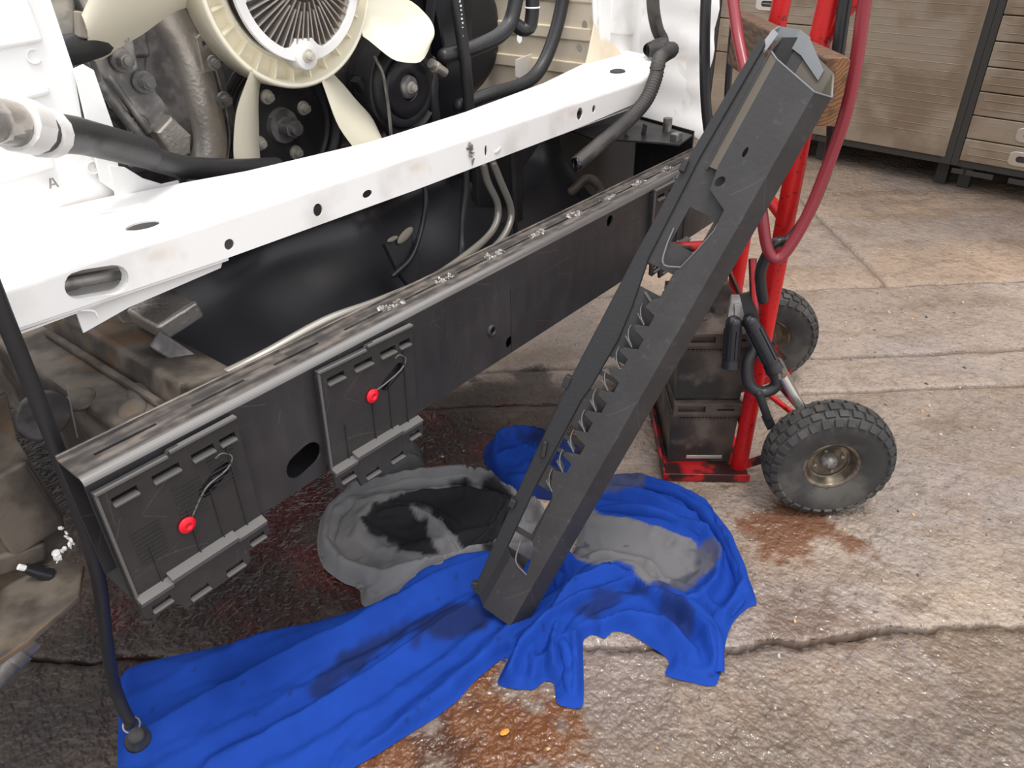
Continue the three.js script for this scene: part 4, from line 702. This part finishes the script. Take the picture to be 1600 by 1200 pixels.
// ---------- red hand truck ----------
const HT_POS = [.543, 0, -1.54];
{
  const o = thing('hand_truck', 'red tubular hand truck with two fat rubber wheels', 'hand truck', HT_POS, -3 * PI / 180);
  for (const z of [.14, -.14]) {
    mesh(o, 'pole', tubeCap([[0, .012, z], [0, .3, z], [0, .6, z], [0, .9, z], [.004, 1.02, z], [.01, 1.25, z * 1.02]], .0185, 40, 18), M.red);
    mesh(o, 'axle_strut', [bx(.2, .022, .006, .09, .06, z * 1.05, [0, 0, .45], .001), bx(.2, .022, .006, .09, .21, z * 1.05, [0, 0, -.85], .001)], M.redDirty);
  }
  mesh(o, 'handle', tubeCap([[.0, .935, .14], [.02, .975, .14], [.055, 1.015, .14], [.11, 1.06, .135], [.16, 1.12, .13]], .0165, 24, 14), M.red);
  mesh(o, 'crossbar', bar([0, .62, .14], [0, .62, -.14], .012), M.red);
  mesh(o, 'crossbar', bar([0, .12, .14], [0, .12, -.14], .012), M.redDirty);
  mesh(o, 'support_bar', tubeCap([[-.165, .475, -.075], [-.08, .47, -.1], [0, .46, -.14]], .0125, 16, 14), M.redDirty);
  mesh(o, 'brace', [bar([-.01, .48, .0], [.0, .28, .13], .009), bx(.008, .22, .022, -.045, .43, -.02, [.5, 0, .45], .002)], M.redDirty);
  mesh(o, 'toe_plate', [bx(.2, .008, .37, -.085, .008, 0, [0, 0, 0], .002), bx(.005, .03, .37, -.183, .02, 0, [0, 0, .1], .0015), bx(.2, .02, .004, -.085, .012, .184, [0, 0, 0], .0015)], M.redDirty);
  mesh(o, 'axle', bar([.143, .135, .26], [.143, .135, -.26], .009), M.chrome);
  mesh(o, 'spring_strut', bar([.03, .31, .215], [.13, .16, .235], .0095), M.chrome);
  mesh(o, 'tie_strap', bar([.02, .24, .17], [.12, .17, .2], .006), M.red);
  for (const sgn of [1, -1]) {
    const w = new THREE.Group(); w.name = 'wheel'; w.position.set(.143, .136, .262 * sgn + (sgn < 0 ? -.02 : 0)); if (sgn < 0) w.rotation.y = PI; o.add(w);
    mesh(w, 'tyre', faceZ(lathe([[.056, -.028], [.062, -.034], [.09, -.041], [.112, -.041], [.124, -.034], [.1295, -.018], [.131, 0], [.1295, .018], [.124, .034], [.112, .041], [.09, .041], [.062, .034], [.056, .028]], 64)), M.rubber);
    const g = []; const N = 30;
    for (let k = 0; k < N; k++) {
      const t = k / N * PI * 2, put = (w1, l, z, r, off, tilt) => g.push(xf(xf(bx(.009, l, w1, r, 0, z, [0, tilt, 0], .0012), [0, 0, 0], [0, 0, t + off]), [0, 0, 0]));
      put(.021, .0185, .0, .1315, 0, 0); put(.016, .019, .0215, .1285, PI / N, -.35); put(.016, .019, -.0215, .1285, PI / N, .35); put(.017, .016, .037, .118, 0, -1.0); put(.017, .016, -.037, .118, 0, 1.0);
    }
    mesh(w, 'tread', g, M.rubber);
    mesh(w, 'rim', faceZ(lathe([[0, .006], [.03, .006], [.034, .012], [.04, .008], [.046, .01], [.05, .026], [.056, .032], [.06, .03], [.061, .024], [.056, .02], [.056, -.026], [.06, -.03], [.05, -.026], [.04, -.008], [0, -.006]], 48)), M.rim);
    mesh(w, 'hub', [faceZ(lathe([[0, .03], [.007, .03], [.009, .024], [.016, .02], [.018, .006]], 24)), bx(.02, .003, .003, 0, .004, .03, [0, 0, .5])], M.grey);
    for (let k = 0; k < 4; k++) mesh(w, 'nut', xf(faceZ(cyl(.004, .004, .006, 6)), [.029 * Math.cos(k * PI / 2 + .4), .029 * Math.sin(k * PI / 2 + .4), .01]), M.grey);
  }
}
tag(mesh(scene, 'wooden_block', [bx(.038, .104, .55, 0, .052, -.275, [0, 0, 0], .006)], M.wood), 'weathered wooden plank across the upper poles of the hand truck', 'wood').position.set(.5065, .838, -1.236);
{
  const blk = scene.getObjectByName('wooden_block');
  mesh(blk, 'end_grain', xf(ext(shape([[-.015, .004], [.015, .002], [.0185, .05], [.0182, .098], [.012, .1025], [-.014, .102], [-.0185, .06]]), .003, .001), [0, 0, 0]), M.woodEnd);
}
function batteryBox(y, label, tape) {
  const o = thing('battery_case', label, 'battery', [.447, y, -1.545], -2 * PI / 180, 'battery cases on the hand truck');
  const W = .152, D = .265, H = .178;
  const body = new THREE.BoxGeometry(W, H - .035, D - .012, 1, 1, 1), p = body.attributes.position; for (let i = 0; i < p.count; i++) if (p.getY(i) < 0) { p.setX(i, p.getX(i) * .965); p.setZ(i, p.getZ(i) * .98); }
  body.translate(0, (H - .035) / 2, 0); body.computeVertexNormals();
  mesh(o, 'body', body, M.box);
  mesh(o, 'lid', [bx(W + .006, .014, D, 0, H - .038, 0, [0, 0, 0], .003), bx(W, .024, D - .006, 0, H - .014, 0, [0, 0, 0], .003)], M.box);
  mesh(o, 'handle_frame', xf(ext(shape(rect(-W / 2, H - .032, W / 2, H - .002).reverse(), [rect(-W / 2 + .008, H - .026, -.005, H - .008), rect(.02, H - .022, .06, H - .014)]), .014, .001), [0, 0, D / 2 - .006]), M.box);
  const g = []; for (let k = 0; k < 14; k++) g.push(bx(.004, .005, .003, -.055 + k * .0085, H - .05, D / 2 - .004)); mesh(o, 'vent_teeth', g, M.box).userData.kind = 'stuff';
  mesh(o, 'corner_trim', [bx(.004, H - .05, .004, -W / 2 + .002, (H - .05) / 2, D / 2 - .007, [0, 0, .015]), bx(W * .94, .008, .004, 0, .006, D / 2 - .01)], M.box);
  if (tape) mesh(o, 'tape_strip', bx(.085, .009, .003, .012, .014, D / 2 - .0075, [0, 0, 0], .001), M.boxTape);
  else mesh(o, 'cell_cap', [xf(cyl(.016, .018, .012, 20), [0.02, H + .004, -.05]), xf(cyl(.016, .018, .012, 20), [0.02, H + .004, .03]), bx(.05, .006, .12, -.04, H, .02, [0, 0, 0], .002)], M.box);
  return o;
}
batteryBox(.0125, 'grimy black battery case standing on the red toe plate', true);
batteryBox(.1925, 'grimy black battery case stacked on top of the other one', false);
{ // clamp gripping the top battery
  const o = thing('jumper_clamp', 'black jumper cable clamp with ribbed grips on the top battery case', 'clamp');
  const grip = (A, B) => {
    const g = mesh(o, 'grip', [...tubeCap([A, A.map((v, i) => mix(v, B[i], .5)), B], .0165, 12, 14)], M.blackGloss);
    const d = new V3(...B).sub(new V3(...A)), L = d.length(), q = new THREE.Quaternion().setFromUnitVectors(new V3(0, 1, 0), d.clone().normalize()), gs = [];
    for (let k = 0; k < 8; k++) { const t = k / 8 * PI * 2, r = bx(.004, L * .7, .005, .0165 * Math.cos(t), L * .5, .0165 * Math.sin(t), [0, -t, 0]); r.applyQuaternion(q); r.translate(...A); gs.push(r); }
    mesh(g, 'grip_rib', gs, M.blackGloss);
    const mo = xf(cyl(.019, .0175, .018, 16), [0, L, 0]); mo.applyQuaternion(q); mo.translate(...A); mesh(g, 'mouth', mo, M.blackGloss);
  };
  grip([.454, .418, -1.36], [.456, .332, -1.345]); grip([.488, .42, -1.36], [.542, .328, -1.335]);
  mesh(o, 'jaw', [xf(ext(shape([[-.012, -.04], [.012, -.04], [.016, 0], [.008, .04], [-.006, .042], [-.014, 0]]), .006, .0015), [.458, .43, -1.375], [-.25, 0, .08]), bx(.012, .05, .004, .461, .432, -1.367, [-.2, 0, .1], .001)], M.grey);
  mesh(o, 'jaw', [xf(ext(shape([[-.012, -.04], [.012, -.04], [.016, 0], [.008, .04], [-.006, .042], [-.014, 0]]), .008, .0015), [.487, .432, -1.38], [-.25, 0, .35])], M.blackMatt);
  mesh(o, 'spring', [xf(new THREE.TorusGeometry(.008, .003, 8, 18), [.474, .414, -1.372], [0, PI / 2, 0]), bar([.452, .414, -1.372], [.496, .414, -1.372], .0035)], M.blackMatt);
}
{ // cables
  tag(mesh(scene, 'red_cable', tubeCap([[.56, 1.16, -1.335], [.572, 1.0, -1.335], [.578, .93, -1.335], [.58, .84, -1.335], [.568, .745, -1.335], [.546, .65, -1.33], [.518, .585, -1.325], [.498, .574, -1.325], [.483, .60, -1.335], [.471, .66, -1.36], [.455, .76, -1.42], [.446, .86, -1.48], [.434, .94, -1.55], [.42, 1.05, -1.62]], .011, 140, 14), M.redCable), 'dull red jumper cable looping down around the hand truck pole', 'cable');
  tag(mesh(scene, 'black_cable', tubeCap([[.548, 1.16, -1.37], [.556, .98, -1.37], [.567, .86, -1.37], [.58, .76, -1.362], [.565, .66, -1.36], [.535, .6, -1.355], [.505, .592, -1.352], [.49, .54, -1.358], [.497, .5, -1.362], [.508, .468, -1.368]], .011, 100, 12), M.blackCable), 'black jumper cable running beside the red one on the hand truck', 'cable');
  tag(mesh(scene, 'black_cable', tubeCap([[.548, .315, -1.335], [.555, .285, -1.33], [.53, .268, -1.33], [.5, .285, -1.335], [.492, .33, -1.345], [.503, .36, -1.352]], .0125, 50, 12), M.blackCable), 'short bent black cable leaving the lower end of the clamp grip', 'cable');
  tag(mesh(scene, 'cable_lug', [...tubeCap([[.518, .27, -1.322], [.532, .24, -1.318], [.545, .212, -1.318]], .009, 16, 10), bx(.02, .04, .006, .55, .2, -1.318, [0, 0, .5], .002)], M.blackMatt), 'flat black cable end dangling below the clamp', 'cable');
  tag(mesh(scene, 'black_cable', tubeCap([[.43, 1.16, -1.84], [.43, .99, -1.81], [.437, .88, -1.80], [.452, .76, -1.79], [.472, .67, -1.78], [.5, .58, -1.76], [.53, .4, -1.74], [.55, .2, -1.75], [.58, .013, -1.76]], .012, 90, 12), M.blackCable), 'thick black cable hanging down past the white fender behind the beam', 'cable');
  tag(mesh(scene, 'black_cable', tubeCap([[.5, 1.16, -1.83], [.5, .98, -1.825], [.502, .9, -1.825], [.507, .78, -1.82], [.515, .68, -1.8]], .008, 60, 10), M.blackCable), 'thin black cable dropping behind the wooden plank', 'cable');
}
{ // drain hose hanging at the left end of the beam
  const o = thing('drain_hose', 'black hose hanging past the beam end onto the blue cloth, with a rubber boot', 'hose', [-.4625, 0, -.6307], 51 * PI / 180);
  mesh(o, 'hose', tube([[.016, 1.0, -.07], [.013, .82, -.08], [.015, .7, -.095], [.014, .56, -.108], [.01, .4, -.135], [-.007, .25, -.168], [-.016, .14, -.194], [-.02, .085, -.19], [-.021, .05, -.182]], .0092, 70, 12), M.hose);
  mesh(o, 'boot', [xf(lathe([[0, .04], [.011, .04], [.013, .03], [.011, .022], [.018, .012], [.021, 0], [0, 0]], 24), [-.023, .022, -.172], [.45, 0, .1])], M.rubber);
  mesh(o, 'band', xf(new THREE.TorusGeometry(.012, .002, 8, 20), [-.021, .05, -.182], [PI / 2 + .4, 0, 0]), M.grey);
}

// ---------- cloths on the floor ----------
function cloth(name, outline, ridges, spec, colour, cell, label, wet, o = {}) {
  let x0 = 1e9, x1 = -1e9, z0 = 1e9, z1 = -1e9; for (const [x, z] of outline) { x0 = Math.min(x0, x); x1 = Math.max(x1, x); z0 = Math.min(z0, z); z1 = Math.max(z1, z); }
  // soften the outline so that the hem is not a straight-edged polygon
  const c2 = new THREE.CatmullRomCurve3(outline.map(([x, z]) => new V3(x, 0, z)), true, 'catmullrom', .35).getPoints(outline.length * 5).map((p) => [p.x, p.z]);
  const nx = Math.ceil((x1 - x0) / cell) + 3, nz = Math.ceil((z1 - z0) / cell) + 3, id = new Int32Array(nx * nz).fill(-1), inside = new Uint8Array(nx * nz), pos = [], col = [], rough = [], uv = [], idx = [];
  for (let j = 0; j < nz; j++) for (let i = 0; i < nx; i++) inside[j * nx + i] = inPoly(c2, x0 + (i - 1) * cell, z0 + (j - 1) * cell) ? 1 : 0;
  const vert = (i, j) => {
    const k = j * nx + i; if (id[k] >= 0) return id[k];
    let x = x0 + (i - 1) * cell, z = z0 + (j - 1) * cell; const n = near(c2, x, z); let de = inside[k] ? n[0] : 0; if (!inside[k] || n[0] < cell * .35) { x = n[1]; z = n[2]; de = 0; }
    let sum = 0;
    ridges.forEach((r, q) => {
      const [w, H, skew = 0] = spec[q], wob = .006 * (fbm(x * 22, z * 22, 0, 2, 300 + q) - .5) * 2, b = near(r, x, z, false), d = b[0] + wob, ww = w * (skew * b[4] > 0 ? .42 : 1);
      const end = Math.sin(clamp(b[3] * .9 + .05) * PI) * .5 + .5;
      const sd = d * (b[4] || 1); sum += Math.pow(H * end * Math.exp(-Math.pow(Math.abs(d) / ww, 1.45)), 3) + Math.pow(.42 * H * end * Math.exp(-Math.pow((sd - 2.3 * w) / (.55 * w), 2)), 3) + Math.pow(.34 * H * end * Math.exp(-Math.pow((sd + 1.9 * w) / (.5 * w), 2)), 3);
    });
    const cr = Math.pow(1 - Math.abs(2 * fbm(x * 13 + 2, z * 13, 0, 3, o.seed ?? 320) - 1), 6), w2 = fbm(x * 45, z * 45, 0, 3, 330);
    let y = (.005 + Math.cbrt(sum) + (o.crumple ?? .004) * cr * sst(.1, .5, fbm(x * 4, z * 4, 0, 2, 340)) + .0022 * w2) * (o.lift ?? 1);
    const e = sst(0, o.hem ?? .016, de); y = mix(.0015, y, e); if (o.base) y += o.base(x, z);
    id[k] = pos.length / 3; pos.push(x, y, z); uv.push(x, z); const c = colour(x, z); col.push(...c); return id[k];
  };
  for (let j = 0; j < nz - 1; j++) for (let i = 0; i < nx - 1; i++) { const k = j * nx + i; if (inside[k] + inside[k + 1] + inside[k + nx] + inside[k + nx + 1] === 0) continue; const a = vert(i, j), b = vert(i + 1, j), c = vert(i, j + 1), d = vert(i + 1, j + 1); idx.push(a, c, b, b, c, d); }
  const g = new THREE.BufferGeometry(); g.setAttribute('position', new THREE.Float32BufferAttribute(pos, 3)); g.setAttribute('color', new THREE.Float32BufferAttribute(col, 3)); g.setAttribute('uv', new THREE.Float32BufferAttribute(uv, 2)); g.setIndex(idx); g.computeVertexNormals();
  const m = new THREE.Mesh(g, new THREE.MeshPhysicalMaterial({ vertexColors: true, roughness: wet, specularIntensity: .12, bumpMap: weave, bumpScale: .0012, side: THREE.DoubleSide })); m.castShadow = m.receiveShadow = true; m.name = numbered(name); scene.add(m);
  return tag(m, label, 'cloth');
}
const BLUE = [.011, .048, .29], NAVY = [.012, .018, .06], GREY = [.145, .143, .148], SOAK = [.010, .010, .013], DAMP = [.07, .072, .10];
const ragged = (P, x, z, w, s) => 1 - sst(-w, w, sdf(P, x, z) + .05 * (fbm(x * 24, z * 24, 0, 4, s) - .5));
function blueAt(x, z) {
  const v = .86 + .28 * fbm(x * 30, z * 30, 0, 3, 350); let c = BLUE.map((q) => q * v);
  c = mix3(c, GREY, ragged(lining, x, z, .004, 361)); c = mix3(c, DAMP, ragged(liningTop, x, z, .005, 362) * .8);
  const dm = ragged(wet5, x, z, .006, 366); c = mix3(c, DAMP, dm * .9);
  for (const [P, s, k] of [[wetDark, 363, .85], [wet2, 364, .8], [wet3, 365, .75], [wet4, 367, .7]]) c = mix3(c, NAVY, ragged(P, x, z, .01, s) * k);
  const sp = vn(x * 60, z * 60, 0, 371); return sp > .94 && fbm(x * 6, z * 6, 0, 2, 373) > .52 ? mix3(c, NAVY, .55) : c;
}
let greyAt;
const greyMain = cloth('grey_cloth', greyOutline, greyRidges, [[.028, .038, 1], [.022, .05, -1], [.013, .028, 1], [.010, .024, 1], [.014, .02], [.02, .02]], greyAt = (x, z) => {
  const v = .8 + .4 * fbm(x * 26, z * 26, 0, 3, 381); let c = GREY.map((q) => q * v);
  const dk = ragged(greyDark, x, z, .004, 383) * (1 - ragged(greyBand, x, z, .004, 385)); return mix3(c, SOAK, dk * .95);
}, .006, 'crumpled grey cloth soaked black with oil in the middle', .72, { seed: 322, crumple: .007 });
const blueMain = cloth('blue_cloth', blueOutline, blueRidges, [[.036, .045, 1], [.03, .032, 1], [.02, .022], [.03, .014], [.024, .05, 1], [.014, .05], [.02, .045, -1], [.014, .042, 1], [.018, .03], [.024, .042, -1], [.02, .032, 1], [.02, .036, 1], [.024, .034, -1], [.02, .03, 1], [.012, .016]], blueAt, .0055, 'large crumpled blue cloth with damp grey lining under the leaning channel', .74, { seed: 321 });
cloth('blue_cloth', blueBack, backRidges, [[.03, .05, 1], [.02, .04, -1], [.025, .035]], (x, z) => { const v = .8 + .4 * fbm(x * 26, z * 26, 0, 3, 391); return mix3(BLUE.map((q) => q * v * .8), NAVY, sst(.45, .62, fbm(x * 12, z * 12, 0, 4, 393)) * .85); }, .006, 'small bunched dark blue rag behind the grey cloth', .74, { seed: 323, crumple: .012 });
cloth('grey_cloth', scrap, [[scrap[0], scrap[4]], [scrap[2], scrap[6]]], [[.03, .05], [.025, .04]], (x, z) => GREY.map((q) => q * (.45 + .4 * fbm(x * 30, z * 30, 0, 3, 395))), .006, 'small stiff grey rag corner below the second bracket', .75, { seed: 325 });
// rolled folds that overhang the cloth they belong to
function fold(parent, line, colour) {
  const [, , W, H] = line[0], c = new THREE.CatmullRomCurve3(line.map(([x, z]) => new V3(x, 0, z)), false, 'catmullrom', .5), n = 46, k = 14, pos = [], col = [], uv = [], idx = [], T = new V3(), p = new V3(), sd = line.length + line[0][0] * 10;
  for (let i = 0; i <= n; i++) {
    const t = i / n; c.getPointAt(t, p); c.getTangentAt(t, T); const ex = Math.pow(Math.sin(clamp(t * .94 + .03) * PI), .55), wob = fbm(t * 5 + sd, 1.3, 0, 3, 401), w = W * (.6 + .7 * wob) * (.35 + .65 * ex), h = H * (.55 + .8 * fbm(t * 4 + sd, 7.1, 0, 2, 403)) * ex;
    for (let j = 0; j <= k; j++) {
      const a = mix(-2.0, 2.0, j / k), r = 1 + .16 * (fbm(j * .45 + sd, t * 9, 0, 2, 405) - .5), lean = .25 * (vn(sd * 7, 2, 0, 9) - .5);
      const side = (Math.sin(a) + lean * Math.cos(a)) * w * .5 * r, x = p.x - T.z * side, z = p.z + T.x * side;
      pos.push(x, .004 + h * (Math.cos(a) + .42) / 1.42 * r, z); uv.push(x + pos.at(-2), z); col.push(...colour(x, z));
    }
  }
  for (let i = 0; i < n; i++) for (let j = 0; j < k; j++) { const q = i * (k + 1) + j; idx.push(q, q + k + 1, q + 1, q + 1, q + k + 1, q + k + 2); }
  const g = new THREE.BufferGeometry(); g.setAttribute('position', new THREE.Float32BufferAttribute(pos, 3)); g.setAttribute('color', new THREE.Float32BufferAttribute(col, 3)); g.setAttribute('uv', new THREE.Float32BufferAttribute(uv, 2)); g.setIndex(idx); g.computeVertexNormals();
  const m = new THREE.Mesh(g, parent.material); m.name = 'fold'; parent.add(m);
}
for (const l of blueFolds) fold(blueMain, l, blueAt);
for (const l of greyFolds) fold(greyMain, l, greyAt);
tag(mesh(scene, 'leaf_chip', xf(new THREE.IcosahedronGeometry(.007, 1), [-.022, .004, -.735], [0, .5, 0], [1.3, .3, .8]), std({ color: 0xc9842c, roughness: .5 })), 'tiny orange leaf chip on the rust coloured wet patch', 'debris');

scene.traverse((o) => { if (o.isMesh) o.castShadow = o.receiveShadow = true; });
renderer.render(scene, camera);
